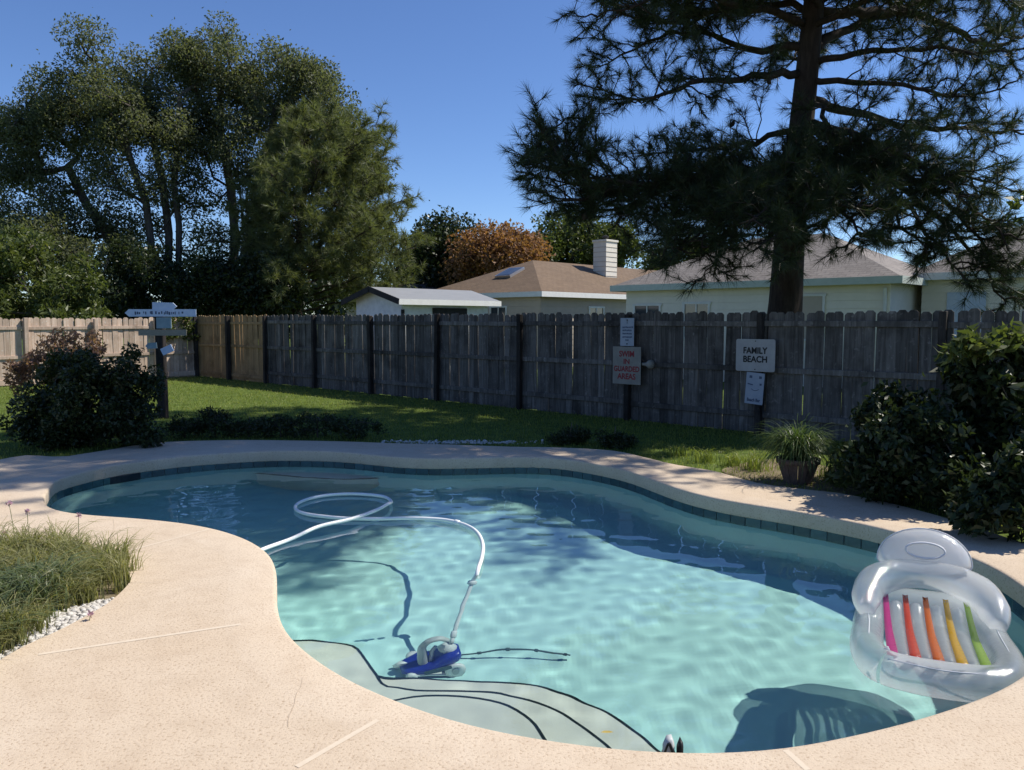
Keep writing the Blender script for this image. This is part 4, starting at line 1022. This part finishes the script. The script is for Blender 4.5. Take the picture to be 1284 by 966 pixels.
shrub('palmate_shrub', 'pale spreading leafy branch high in the right shrub', 1215, 600, [pe(1222, 437, 30, 12, 7.2), pe(1262, 425, 22, 16, 7.2)], 26, 0.10, 420, (0.16, 0.30), M['leaf_mid'], 77, droop=0.2)
# low border shrubs along the far deck edge
low = [(232, 549, 30, 14, 'first low dark border shrub right of the signpost'), (270, 548, 30, 19, 'second low border shrub from the signpost'), (312, 548, 30, 13, 'third low border shrub from the signpost, at the lawn edge'),
       (352, 548, 32, 15, 'fourth low border shrub from the signpost'), (398, 549, 34, 16, 'fifth low border shrub along the deck edge'), (446, 551, 34, 15, 'sixth low border shrub left of the white pebbles'),
       (715, 557, 28, 9, 'low border tuft right of the white pebbles'), (770, 562, 30, 9, 'low border tuft below the red lettered sign')]
for i, (x, y, rx, ry, lab) in enumerate(low):
    Y = P(x, y, GZ).y
    shrub('border_shrub', lab, x, y, [pe(x, y - ry * 0.85, rx, ry, Y)], 34, 0.10, 1800, (0.05, 0.35), M['leaf_dark'], 80 + i, 'low shrubs along the far deck edge', droop=-0.2, r=0.015)

# ---------------------------------------------------------------- blades: lawn, tufts, bed, pot
def blades(name, B, lean, L, w, g, segs=3, bend=0.6, mat=None, up=1.0):
    """arching ribbons from the points B; lean = horizontal direction (n,2) with its size"""
    n = len(B); L = np.broadcast_to(L, (n,)); V = []; 
    side = np.stack([-lean[:, 1], lean[:, 0], np.zeros(n)], 1); side = unit(side + g.normal(size=(n, 3)) * 0.25)
    for k in range(segs + 1):
        t = k / segs; h = L * (np.sin(np.minimum(1.0, t) * math.pi / 2 * (1 - 0.15 * bend)) * up * (1 - bend * t * t * 0.55)); o = lean * (L * (t ** 1.6))[:, None]
        c = B + np.stack([o[:, 0], o[:, 1], h], 1); ww = w * (1 - t) ** 0.6 if k < segs else 0
        if k < segs: V += [c - side * ww / 2, c + side * ww / 2]
        else: V += [c]
    m = 2 * segs + 1; A = np.stack(V, 1).reshape(-1, 3); F = []
    base = (np.arange(n) * m)[:, None]
    tr_ = []
    for k in range(segs - 1): tr_ += [[2 * k, 2 * k + 1, 2 * k + 3], [2 * k, 2 * k + 3, 2 * k + 2]]
    tr_ += [[2 * segs - 2, 2 * segs - 1, 2 * segs]]
    F = np.concatenate([base + np.array(t)[None] for t in tr_]); return np_mesh(name, A, F)
def in_poly(pts, poly):
    x, y = pts[:, 0], pts[:, 1]; ins = np.zeros(len(pts), bool); n = len(poly)
    for i in range(n):
        x1, y1, x2, y2 = poly[i][0], poly[i][1], poly[(i + 1) % n][0], poly[(i + 1) % n][1]
        ins ^= ((y1 > y) != (y2 > y)) & (x < (x2 - x1) * (y - y1) / (y2 - y1 + 1e-12) + x1)
    return ins
g = np.random.default_rng(11)
p = np.stack([g.uniform(-15, 8, 260000), g.uniform(6, 26, 260000)], 1)
dback = (p[:, 0] - FC.x) * E2.x + (p[:, 1] - FC.y) * E2.y; dleft = (p[:, 0] - FC.x) * E1.x + (p[:, 1] - FC.y) * E1.y
keep = (dback > 0.02) & (dleft > 0.05) & (np.abs(p[:, 0]) < 0.68 * p[:, 1] + 0.3) & ~in_poly(p, deck_outline); p = p[keep]
keep = g.random(len(p)) < np.clip(1.3 - p[:, 1] / 30, 0.4, 1); p = p[keep]; n = len(p)
a = g.uniform(0, 6.283, n); lean = np.stack([np.cos(a), np.sin(a)], 1) * g.uniform(0.1, 0.8, (n, 1))
tag(link('grass', blades('grass', np.concatenate([p, np.full((n, 1), GZ - 0.005)], 1), lean, g.uniform(0.03, 0.075, n), 0.009, g, 2), M['blade']), 'short green lawn grass between the pool deck and fences', 'grass', kind='stuff')
# longer tufts by the deck edge near the pot
tufts = [(850, 572, 0.20, 70, 'leftmost sunlit grass tuft along the deck edge'), (885, 580, 0.22, 80, 'second sunlit grass tuft along the deck edge'), (918, 585, 0.20, 70, 'third grass tuft at the deck edge, left of pot'), (948, 590, 0.26, 90, 'tall grass tuft just left of the wooden pot'), (1040, 600, 0.18, 60, 'small grass tuft just right of the wooden pot')]
for x, y, h, n, lab in tufts:
    c = P(x, y, GZ); a = g.uniform(0, 6.283, n); lean = np.stack([np.cos(a), np.sin(a)], 1) * g.uniform(0.2, 0.9, (n, 1)); B = np.concatenate([g.normal(size=(n, 2)) * 0.07, np.zeros((n, 1))], 1)
    tag(link('grass_tuft', blades('grass_tuft', B, lean, g.uniform(0.6, 1.2, n) * h, 0.011, g, 4, 0.7), M['blade']), lab, 'grass', 'grass tufts along the deck edge').location = c
# bed of grassy plants on the left, with white stones
def bed_pts(n, poly, g):
    A = np.array([[p.x, p.y] for p in poly]); out = np.zeros((0, 2))
    while len(out) < n:
        q = g.uniform(A.min(0), A.max(0), (n * 2, 2)); out = np.concatenate([out, q[in_poly(q, A.tolist())]])
    return out[:n]
grow_px = [(163,716),(150,738),(118,748),(95,757),(66,765),(40,790),(0,808),(-70,850),(-170,890),(-270,870),(-290,800),(-240,724),(-120,698),(0,690),(60,690),(110,694),(148,704)]
grow_area = [P(x, y, 0) for x, y in grow_px]
cl = bed_pts(300, grow_area, g); n = 21000; idx = g.choice(len(cl), n); B = np.concatenate([cl[idx] + g.normal(size=(n, 2)) * 0.035, np.full((n, 1), -0.05)], 1)
a = g.uniform(0, 6.283, n); lean = np.stack([np.cos(a), np.sin(a)], 1) * g.uniform(0.15, 1.15, (n, 1)); hh = (0.17 + 0.19 * g.random(len(cl)) ** 1.5)[idx] * g.uniform(0.65, 1.15, n)
tag(link('ornamental_grass', blades('ornamental_grass', B, lean, hh, 0.007, g, 4, 0.55), M['strap']), 'mass of grassy olive green plants in the left deck bed', 'grass', kind='stuff')
cl = bed_pts(46, [P(x, y, 0) for x, y in ((75,752),(40,790),(0,808),(-70,850),(-150,860),(-150,760),(0,735))], g); n = 3400; idx = g.choice(len(cl), n); B = np.concatenate([cl[idx] + g.normal(size=(n, 2)) * 0.04, np.full((n, 1), -0.05)], 1)
a = g.uniform(0, 6.283, n); lean = np.stack([np.cos(a), np.sin(a)], 1) * g.uniform(0.2, 1.1, (n, 1))
tag(link('ornamental_grass', blades('ornamental_grass', B, lean, (0.26 + 0.12 * g.random(len(cl)))[idx] * g.uniform(0.6, 1.15, n), 0.012, g, 5, 0.7), M['strap_wide']), 'broader blue green strap leaves at the near left of the bed', 'grass', kind='stuff')
# white stones
def stones(name, label, pts, z, size, mat, g):
    base = bmesh.new(); bmesh.ops.create_icosphere(base, subdivisions=1, radius=1); V0 = np.array([v.co[:] for v in base.verts]); F0 = np.array([[v.index for v in f.verts] for f in base.faces]); base.free()
    V, F = [], []
    for i, p_ in enumerate(pts):
        s = size * g.uniform(0.5, 1.3); sc_ = np.array([1, g.uniform(0.6, 1), g.uniform(0.4, 0.7)]) * s; an = g.uniform(0, 6.28); M3 = np.array([[math.cos(an), -math.sin(an), 0], [math.sin(an), math.cos(an), 0], [0, 0, 1]])
        v = (V0 * sc_ * (1 + g.normal(size=(len(V0), 1)) * 0.12)) @ M3.T + np.array([p_[0], p_[1], z + s * g.uniform(0.1, 0.5)]); F.append(F0 + len(V) * len(V0)); V.append(v)
    return tag(link(name, np_mesh(name, np.concatenate(V), np.concatenate(F)), mat), label, 'gravel', kind='stuff')
M['stone'] = simple('white_marble_chip', (0.36, 0.33, 0.29), (0.64, 0.62, 0.59), 30, 0.7)
st = bed_pts(1500, [P(x, y, 0) for x, y in ((150,741),(126,760),(76,786),(38,803),(-10,828),(-60,850),(-40,800),(30,775),(80,757),(120,745))], g)
stones('gravel', 'white marble chips along the front of the grassy bed', st, -0.05, 0.020, M['stone'], g)
st = np.array([[P(x, y, GZ).x, P(x, y, GZ).y] for x, y in np.stack([np.clip(g.normal(570, 50, 300), 480, 680), g.uniform(553.5, 557.2, 300)], 1)]); st = st[~in_poly(st, deck_outline)]
stones('gravel', 'white pebbles along the shaded far deck edge', st, GZ, 0.024, M['stone'], g)
# dry mulch round the pot
m_px = [(905,590),(940,580),(990,576),(1050,590),(1085,612),(1065,622),(1000,613.5),(951,607),(925,600)]
mp_ = resample(catmull([P(x, y, GZ) for x, y in m_px], True, 4), 0.1, True); mp_ = [q for q in mp_]
v_, f_ = fill([mp_], GZ + 0.006)
tag(MB().add(v_, f_).build('mulch_patch', M['mulch']), 'tan dry mulch on the ground around the wooden pot', kind='structure')
# flower stalks
M['petal'] = leaf_mat('pink_petal', (0.42, 0.24, 0.40), (0.62, 0.42, 0.56), 0.4, 0.6)
M['stalk'] = simple('flower_stalk', (0.12, 0.15, 0.06), (0.18, 0.2, 0.09), 9, 0.7)
for x, y, hx, lab in ((20, 693, 0.33, 'pink flower head on a thin stalk, tallest in the grassy bed'), (34, 697, 0.28, 'pale pink flower head second from left above the bed'), (8, 705, 0.16, 'pink flower head low at the left edge of the bed'), (107, 790, 0.035, 'pink flower lying low over the white chips'), (96, 694, 0.23, 'thin budded stalk rising at the right of the bed')):
    b = P(x, y, -0.05); root = empty('flower_stalk', b, 0, lab, 'flower', 'pink flowers in the grassy bed')
    tipp = Vector((g.uniform(-.03, .03), g.uniform(-.03, .03), hx + 0.05)); MB().tube([(0, 0, 0), tipp * 0.5 + Vector((.008, 0, 0)), tipp], [0.003, 0.0025, 0.002], 5).build('stalk', M['stalk'], root)
    nn_ = 26; d = unit(g.normal(size=(nn_, 3)) + np.array([0, 0, 0.3])); link('petals', leaf_mesh('petals', np.array(tipp) + d * 0.016 * g.uniform(0.4, 1.3, (nn_, 1)), d, 0.02, 0.011, g=g), M['petal'], root)

# ---------------------------------------------------------------- wooden pot with arching plant
M['pot'] = simple('dark_wood_pot', (0.06, 0.042, 0.035), (0.13, 0.095, 0.08), 6, 0.85, bmp=0.5, stretch=(8, 8, 1))
pb = P(1000, 606, GZ)
root = empty('planter_pot', pb, R(10), 'dark weathered wooden tub pot beside the deck under fence', 'pot')
NS = 12; h = 0.27
for k in range(NS):
    a0, a1 = 2 * math.pi * (k + 0.02) / NS, 2 * math.pi * (k + 0.98) / NS; vs_ = []
    for r0, r1, z in ((0.135, 0.115, 0.0), (0.205, 0.185, h - 0.05)):
        for a in (a0, a1): vs_ += [(r0 * math.cos(a), r0 * math.sin(a), z), (r1 * math.cos(a), r1 * math.sin(a), z)]
    MB().add(vs_, [(0, 2, 6, 4), (1, 5, 7, 3), (4, 6, 7, 5), (0, 1, 3, 2), (0, 4, 5, 1), (2, 3, 7, 6)]).build('stave', M['pot'], root)
MB().lathe([(0.195, h - 0.055), (0.222, h - 0.05), (0.226, h), (0.205, h + 0.004), (0.185, h - 0.01), (0.185, h - 0.05)], n=24).build('rim', M['pot'], root, True)
MB().lathe([(0.01, h - 0.03), (0.17, h - 0.03), (0.18, h - 0.045)], n=16).build('soil', M['mulch'], root)
proot = empty('potted_plant', pb, 0, 'arching grass-like plant growing in the wooden tub pot', 'plant')
def arching(n, el0, el1, L0, L1, k0, k1, w, segs=8):
    a = g.uniform(0, 6.283, n); el = np.radians(g.uniform(el0, el1, n)); L = g.uniform(L0, L1, n); kk = g.uniform(k0, k1, n); V = []
    dx, dy = np.cos(a), np.sin(a); side = np.stack([-dy, dx, g.normal(size=n) * 0.2], 1); B = np.concatenate([g.normal(size=(n, 2)) * 0.05, np.full((n, 1), h - 0.03)], 1)
    for k in range(segs + 1):
        t = k / segs; r = L * (np.cos(el) * t + 0.22 * t * t); z = L * (np.sin(el) * t - kk * t ** 2.4); c = B + np.stack([dx * r, dy * r, z], 1)
        if k < segs: V += [c - side * w * (1 - t * 0.7) / 2, c + side * w * (1 - t * 0.7) / 2]
        else: V += [c]
    m = 2 * segs + 1; base = (np.arange(n) * m)[:, None]; T = []
    for k in range(segs - 1): T += [[2 * k, 2 * k + 1, 2 * k + 3], [2 * k, 2 * k + 3, 2 * k + 2]]
    T += [[2 * segs - 2, 2 * segs - 1, 2 * segs]]
    return np_mesh('leaves', np.stack(V, 1).reshape(-1, 3), np.concatenate([base + np.array(t)[None] for t in T]))
link('leaves', arching(460, 58, 87, 0.58, 0.92, 0.45, 0.95, 0.013), M['spider'], proot)
link('leaves', arching(260, 48, 78, 0.48, 0.72, 0.65, 1.1, 0.013), M['spider'], proot)

# ---------------------------------------------------------------- pool hose, cleaner, tail
M['hose'] = simple('white_hose', (0.78, 0.80, 0.79), (0.86, 0.87, 0.86), 9, 0.4, spec=0.5)
M['blue'] = simple('blue_plastic', (0.010, 0.022, 0.26), (0.016, 0.035, 0.34), 5, 0.3, spec=0.5)
M['grey_plastic'] = simple('grey_plastic', (0.42, 0.44, 0.44), (0.52, 0.54, 0.53), 6, 0.45)
M['tail'] = simple('dark_tail_hose', (0.05, 0.09, 0.09), (0.08, 0.12, 0.12), 9, 0.5)
cf = PR(541, 838, -1.24); cf.z = floor_z(cf)
hose_px = [(318,694),(335,687),(365,676),(400,664.5),(440,655),(470,644.5),(487,635.5),(490.5,629),(483,623.5),(465,620.8),(440,619.5),(412,621),(388,625.5),(373,632),(370.5,638),(378,643),(395,646.5),(430,650),(470,650.8),(510,650),(545,651),(568,654),(588,660.5),(600,670),(605.5,684),(604,700),(599,716)]
hp = [P(x, y, WZ + 0.024) for x, y in hose_px]
hp[6:10] = [v + Vector((0, 0, 0.0)) for v in hp[6:10]]
for i, v in enumerate(hp):
    if 3 <= i <= 6: v.z += 0.03
c3 = PR(592, 731, -0.36); c4 = PR(577, 770, -0.66); ctop = cf + Vector((0.13, 0.04, 0.34)); hp += [c3, c4, ctop]
hp = resample(catmull(hp, False, 6), 0.05)
root = empty('pool_hose', hp[0], 0, 'long white hose looping over the water to the pool cleaner', 'hose')
k0 = next(i for i, v in enumerate(hp) if v.z < WZ - 0.05)
MB().tube([v - hp[0] for v in hp], [0.0165] * len(hp), 10).build('tube', M['hose'], root, True)
def ring(mb, p, t, r, ln, n=12):
    q = Vector(t).to_track_quat('Z', 'Y').to_matrix(); mb.lathe([(r * 0.75, -ln / 2), (r, -ln * 0.35), (r, ln * 0.35), (r * 0.75, ln / 2)], c=p, n=n, M=q); return mb
kc = min(range(len(hp)), key=lambda i: (hp[i] - c3).length)
for i in (kc, max(0, kc - 34), len(hp) - 3):
    t = (hp[min(i + 1, len(hp) - 1)] - hp[i - 1]).normalized(); ring(MB(), hp[i] - hp[0], t, 0.036 if i == kc else 0.024, 0.06).build('collar', M['hose'], root, True)

root = empty('pool_cleaner', cf, R(12), 'blue and white wheeled pool cleaner sitting on the pool floor', 'pool cleaner'); root.scale = (1.12, 1.12, 1.12)
def loft(secs, n=14):
    mb = MB(); vs_ = []; fs_ = []
    for x, w_, z0, z1, yo in secs:
        for k in range(n):
            a = 2 * math.pi * k / n; c, s = math.cos(a), math.sin(a)
            vs_.append((x, yo + w_ * math.copysign(abs(c) ** 0.42, c), (z0 + z1) / 2 + (z1 - z0) / 2 * math.copysign(abs(s) ** 0.42, s)))
    for i in range(len(secs) - 1):
        for k in range(n):
            k2 = (k + 1) % n; fs_.append((i * n + k, i * n + k2, (i + 1) * n + k2, (i + 1) * n + k))
    fs_ += [tuple(range(n - 1, -1, -1)), tuple((len(secs) - 1) * n + k for k in range(n))]
    return mb.add(vs_, fs_)
loft([(-0.19, 0.07, 0.03, 0.05, 0), (-0.15, 0.10, 0.03, 0.075, 0), (-0.06, 0.115, 0.035, 0.115, 0), (0.0, 0.115, 0.04, 0.125, 0), (0.05, 0.11, 0.06, 0.19, 0), (0.10, 0.10, 0.09, 0.235, 0), (0.15, 0.085, 0.14, 0.25, 0), (0.17, 0.06, 0.17, 0.245, 0)]).build('body', M['blue'], root, True)
MB().box((-0.02, 0, 0.032), (0.30, 0.24, 0.03), bevel=0.01).build('base_plate', M['white_plastic'], root)
for x, y, r in ((-0.13, -0.115, 0.036), (-0.10, 0.12, 0.04), (0.13, -0.10, 0.06)):
    q = Matrix.Rotation(R(90), 3, 'X'); w_ = MB().lathe([(r * 0.5, -0.022), (r, -0.02), (r, 0.02), (r * 0.5, 0.022)], n=18, M=q).build('wheel', M['white_plastic'], root, True); w_.location = (x, y, r)
    MB().lathe([(r * 0.35, -0.028), (r * 0.35, 0.028)], n=10, M=q).build('hub', M['grey_plastic'], w_)
pth = catmull([(-0.05, 0, 0.09), (-0.06, 0, 0.20), (-0.05, 0, 0.31), (-0.01, 0.0, 0.385), (0.05, 0.005, 0.40), (0.10, 0.01, 0.36)], False, 5)
MB().tube(pth, [0.040 - 0.0006 * k for k in range(len(pth))], 12, squash=0.75).build('feed_arch', M['grey_plastic'], root, True)
MB().tube([(-0.01, 0, 0.12), (0.0, 0, 0.22), (0.03, 0, 0.30)], [0.018, 0.015, 0.012], 8).build('feed_stay', M['white_plastic'], root, True)
MB().box((0.03, -0.118, 0.085), (0.16, 0.008, 0.05), ry=R(-14), bevel=0.003).build('side_vent', M['tail'], root)
MB().lathe([(0.03, 0.0), (0.055, 0.01), (0.06, 0.05), (0.04, 0.07), (0.03, 0.10)], c=(0.10, 0.02, 0.20), n=12).build('swivel', M['white_plastic'], root, True)
MB().tube([(-0.13, 0.03, 0.06), (-0.18, 0.05, 0.05), (-0.22, 0.05, 0.02)], [0.022, 0.03, 0.02], 8).build('nozzle', M['white_plastic'], root, True)
tail = [PR(x, y, -1.17) for x, y in ((572,820),(600,819.5),(625,818),(650,819),(680,822),(700,824),(716,825))]
tail = [Vector((v.x, v.y, floor_z(v) + 0.05 + 0.05 * math.sin(math.pi * i / 6))) for i, v in enumerate(tail)]
tail = resample(catmull([cf + Vector((0.14, 0.0, 0.12))] + tail, False, 5), 0.04)
root = empty('sweep_hose', tail[0], 0, 'thin sweep hose trailing right from the pool cleaner under water', 'hose')
MB().tube([v - tail[0] for v in tail], 0.009, 7).build('tube', M['tail'], root, True)
for i in (8, 13, 18, 23, len(tail) - 2):
    if i < len(tail) - 1: ring(MB(), tail[i] - tail[0], (tail[i + 1] - tail[i - 1]).normalized(), 0.016, 0.03, 8).build('wear_ring', M['tail'], root)

# ---------------------------------------------------------------- inflatable raft
M['vinyl'] = vinyl_mat('clear_vinyl', (0.97, 0.98, 0.985), 0.54); M['vinyl_milky'] = vinyl_mat('milky_vinyl', (0.86, 0.87, 0.89), 0.30)
M['seam'] = simple('vinyl_seam', (0.62, 0.63, 0.64), (0.72, 0.73, 0.74), 9, 0.4)
RAFT = Vector((2.395, 4.43, WZ)); RAZ = R(-22)
root = empty('pool_raft', RAFT, RAZ, 'clear inflatable lounge raft with rainbow strips floating at right', 'raft'); root.scale = (0.84, 0.95, 0.95)
def fat(path, rad, n=16, closed=False, per=6):
    pts = catmull(path, closed, per)
    rs = []
    m = len(rad)
    for i in range(len(pts)):
        f = i / per; a = int(f); t = f - a
        rs.append(rad[a % m] * (1 - t) + rad[(a + 1) % m if closed else min(a + 1, m - 1)] * t)
    if closed: pts.append(pts[0]); rs.append(rs[0])
    return MB().tube(pts, rs, n, cap=not closed)
# base ring
fat([(-0.30, -0.50, 0.06), (0.0, -0.55, 0.055), (0.30, -0.50, 0.06), (0.40, -0.30, 0.07), (0.39, 0.0, 0.08), (0.35, 0.28, 0.10), (0.20, 0.44, 0.12), (0.0, 0.47, 0.12), (-0.20, 0.44, 0.12), (-0.35, 0.28, 0.10), (-0.39, 0.0, 0.08), (-0.40, -0.30, 0.07)],
    [0.105, 0.11, 0.105, 0.108, 0.104, 0.104, 0.11, 0.11, 0.11, 0.104, 0.104, 0.108], 18, True).build('base_ring', M['vinyl'], root, True)
# upper back bolster wrapping to the arms
fat([(-0.40, 0.02, 0.20), (-0.40, 0.16, 0.24), (-0.34, 0.34, 0.29), (-0.18, 0.44, 0.33), (0.0, 0.465, 0.34), (0.18, 0.44, 0.33), (0.34, 0.34, 0.29), (0.40, 0.16, 0.24), (0.40, 0.02, 0.20)],
    [0.05, 0.10, 0.11, 0.098, 0.092, 0.098, 0.11, 0.10, 0.05], 18).build('back_bolster', M['vinyl'], root, True)
# headrest
hd = MB(); nU, nV = 26, 12; vs_ = []; fs_ = []
for i in range(nU + 1):
    a = math.pi * (i / nU); 
    for j in range(nV):
        b_ = 2 * math.pi * j / nV; pass
mh = Matrix.Rotation(R(-14), 3, 'X')
hr = MB(); n = 28; m = 10; vs_ = []; fs_ = []
def hshape(a):
    x = 0.315 * math.cos(a); z = math.sin(a); return x, (0.215 * z if z > 0 else 0.075 * z)
for k in range(m + 1):
    t = -math.pi / 2 + math.pi * k / m; s = math.cos(t) ** 0.6 if math.cos(t) > 1e-6 else 0.0; y = 0.075 * math.sin(t)
    for i in range(n):
        x, z = hshape(2 * math.pi * i / n); vs_.append(mh @ Vector((x * s, y, z * s)) + Vector((0, 0.53, 0.405)))
for k in range(m):
    for i in range(n):
        j = (i + 1) % n; fs_.append((k * n + i, k * n + j, (k + 1) * n + j, (k + 1) * n + i))
head = hr.add(vs_, fs_).build('headrest', M['vinyl_milky'], root, True)
ov = [mh @ Vector((0.13 * math.cos(2 * math.pi * i / 24), -0.078, 0.075 + 0.05 * math.sin(2 * math.pi * i / 24))) + Vector((0, 0.53, 0.405)) for i in range(25)]
MB().tube(ov, 0.007, 6, cap=False).build('seam', M['seam'], head, True)
sm = [mh @ Vector((hshape(2 * math.pi * i / 40)[0] * 1.01, 0.0, hshape(2 * math.pi * i / 40)[1] * 1.01)) + Vector((0, 0.53, 0.405)) for i in range(41)]
MB().tube(sm, 0.005, 5, cap=False).build('seam', M['seam'], head, True)
for s in (-1, 1):
    sp2 = catmull([(s * 0.40, -0.30, 0.175), (s * 0.39, -0.1, 0.183), (s * 0.39, 0.02, 0.185)], False, 6)
    MB().tube(sp2, 0.0035, 5).build('seam', M['seam'], root, True)
MB().lathe([(0.016, 0.0), (0.016, 0.012), (0.010, 0.014), (0.010, 0.022), (0.004, 0.024)], c=(-0.30, -0.47, 0.155), n=10).build('valve', M['vinyl_milky'], root, True)
MB().tube(catmull([(-0.30, -0.565, 0.145), (0.0, -0.62, 0.145), (0.30, -0.565, 0.145)], False, 8), 0.0035, 5).build('seam', M['seam'], root, True)
# seat tubes and coloured strips
def seat_z(y): return 0.055 + 0.11 * max(0, (y + 0.42) / 0.80) ** 1.5
for x in (-0.195, -0.065, 0.065, 0.195):
    fat([(x, -0.40, 0.07), (x, -0.36, 0.065), (x, -0.1, 0.06), (x, 0.15, 0.09), (x, 0.30, 0.15), (x, 0.34, 0.17)], [0.02, 0.055, 0.062, 0.062, 0.055, 0.02], 12).build('seat_tube', M['vinyl'], root, True)
for x, cname, c in ((-0.262, 'pink', (0.85, 0.10, 0.45)), (-0.131, 'coral', (0.90, 0.16, 0.08)), (0.0, 'orange', (0.92, 0.30, 0.04)), (0.131, 'yellow', (0.90, 0.62, 0.03)), (0.262, 'lime', (0.50, 0.72, 0.10))):
    mat = vinyl_mat(cname + '_vinyl', c, 0.22); vs_ = []; fs_ = []; ns = 12
    for k in range(ns + 1):
        y = -0.43 + 0.80 * k / ns; z = 0.115 + 0.10 * max(0, (y + 0.05) / 0.42) ** 1.3 * (y > -0.05); hw = 0.017 + 0.016 * (1 - k / ns) ** 1.2
        vs_ += [(x - hw, y, z + 0.006), (x, y, z), (x + hw, y, z + 0.006)]
    for k in range(ns):
        for q in (0, 1): fs_.append((k * 3 + q, k * 3 + q + 1, k * 3 + 4 + q, k * 3 + 3 + q))
    o = MB().add(vs_, fs_).build('strip', mat, root, True); o['label'] = cname + ' strip between the seat tubes'
    md = o.modifiers.new('thickness', 'SOLIDIFY'); md.thickness = 0.004

# ---------------------------------------------------------------- small things in the pool
M['black_rubber'] = simple('black_rubber', (0.012, 0.012, 0.013), (0.03, 0.03, 0.03), 12, 0.5)
fp = P(843, 940, WZ); fp = fp + Vector((0, 0.06, 0.0))
root = empty('pool_fitting', P(843, 938, -0.05) + Vector((0, 0.02, 0)), R(-8), 'small black and grey fitting sticking up at the near pool edge', 'fitting')
loft([(-0.035, 0.02, -0.12, 0.0, 0), (-0.02, 0.03, -0.14, 0.035, 0), (0.0, 0.03, -0.14, 0.04, 0), (0.012, 0.02, -0.12, 0.01, 0)]).build('housing', M['grey_plastic'], root, True)
MB().box((-0.032, -0.005, -0.035), (0.010, 0.05, 0.12), ry=R(18), bevel=0.003).build('clip', M['black_rubber'], root)
MB().box((0.012, -0.02, -0.03), (0.012, 0.03, 0.12), ry=R(-22), bevel=0.003).build('clip', M['black_rubber'], root)
loft([(0.022, 0.018, -0.12, 0.0, 0), (0.035, 0.026, -0.12, 0.035, 0), (0.048, 0.016, -0.12, 0.01, 0)]).build('knob', M['black_rubber'], root, True)
M['dry_leaf'] = simple('dry_leaf', (0.35, 0.26, 0.06), (0.46, 0.36, 0.10), 20, 0.7)
lp = P(761, 918.5, WZ + 0.004)
o = MB().add([(-0.03, 0, 0), (-0.012, -0.010, 0.003), (0.012, -0.010, 0.003), (0.032, 0.0, 0.001), (0.012, 0.010, 0.003), (-0.012, 0.010, 0.003), (0.0, 0.0, -0.001)], [(0, 1, 6), (1, 2, 6), (2, 3, 6), (3, 4, 6), (4, 5, 6), (5, 0, 6)]).build('fallen_leaf', M['dry_leaf']); o.location = lp
tag(o, 'small yellow brown leaf floating over the pool steps', 'leaf')
for o in scene.objects:
    if o.type == 'MESH' and o.parent and o.parent.name.split('.')[0] in ('pool_cleaner', 'sweep_hose', 'pool_hose'): o.cycles.is_caustics_receiver = True
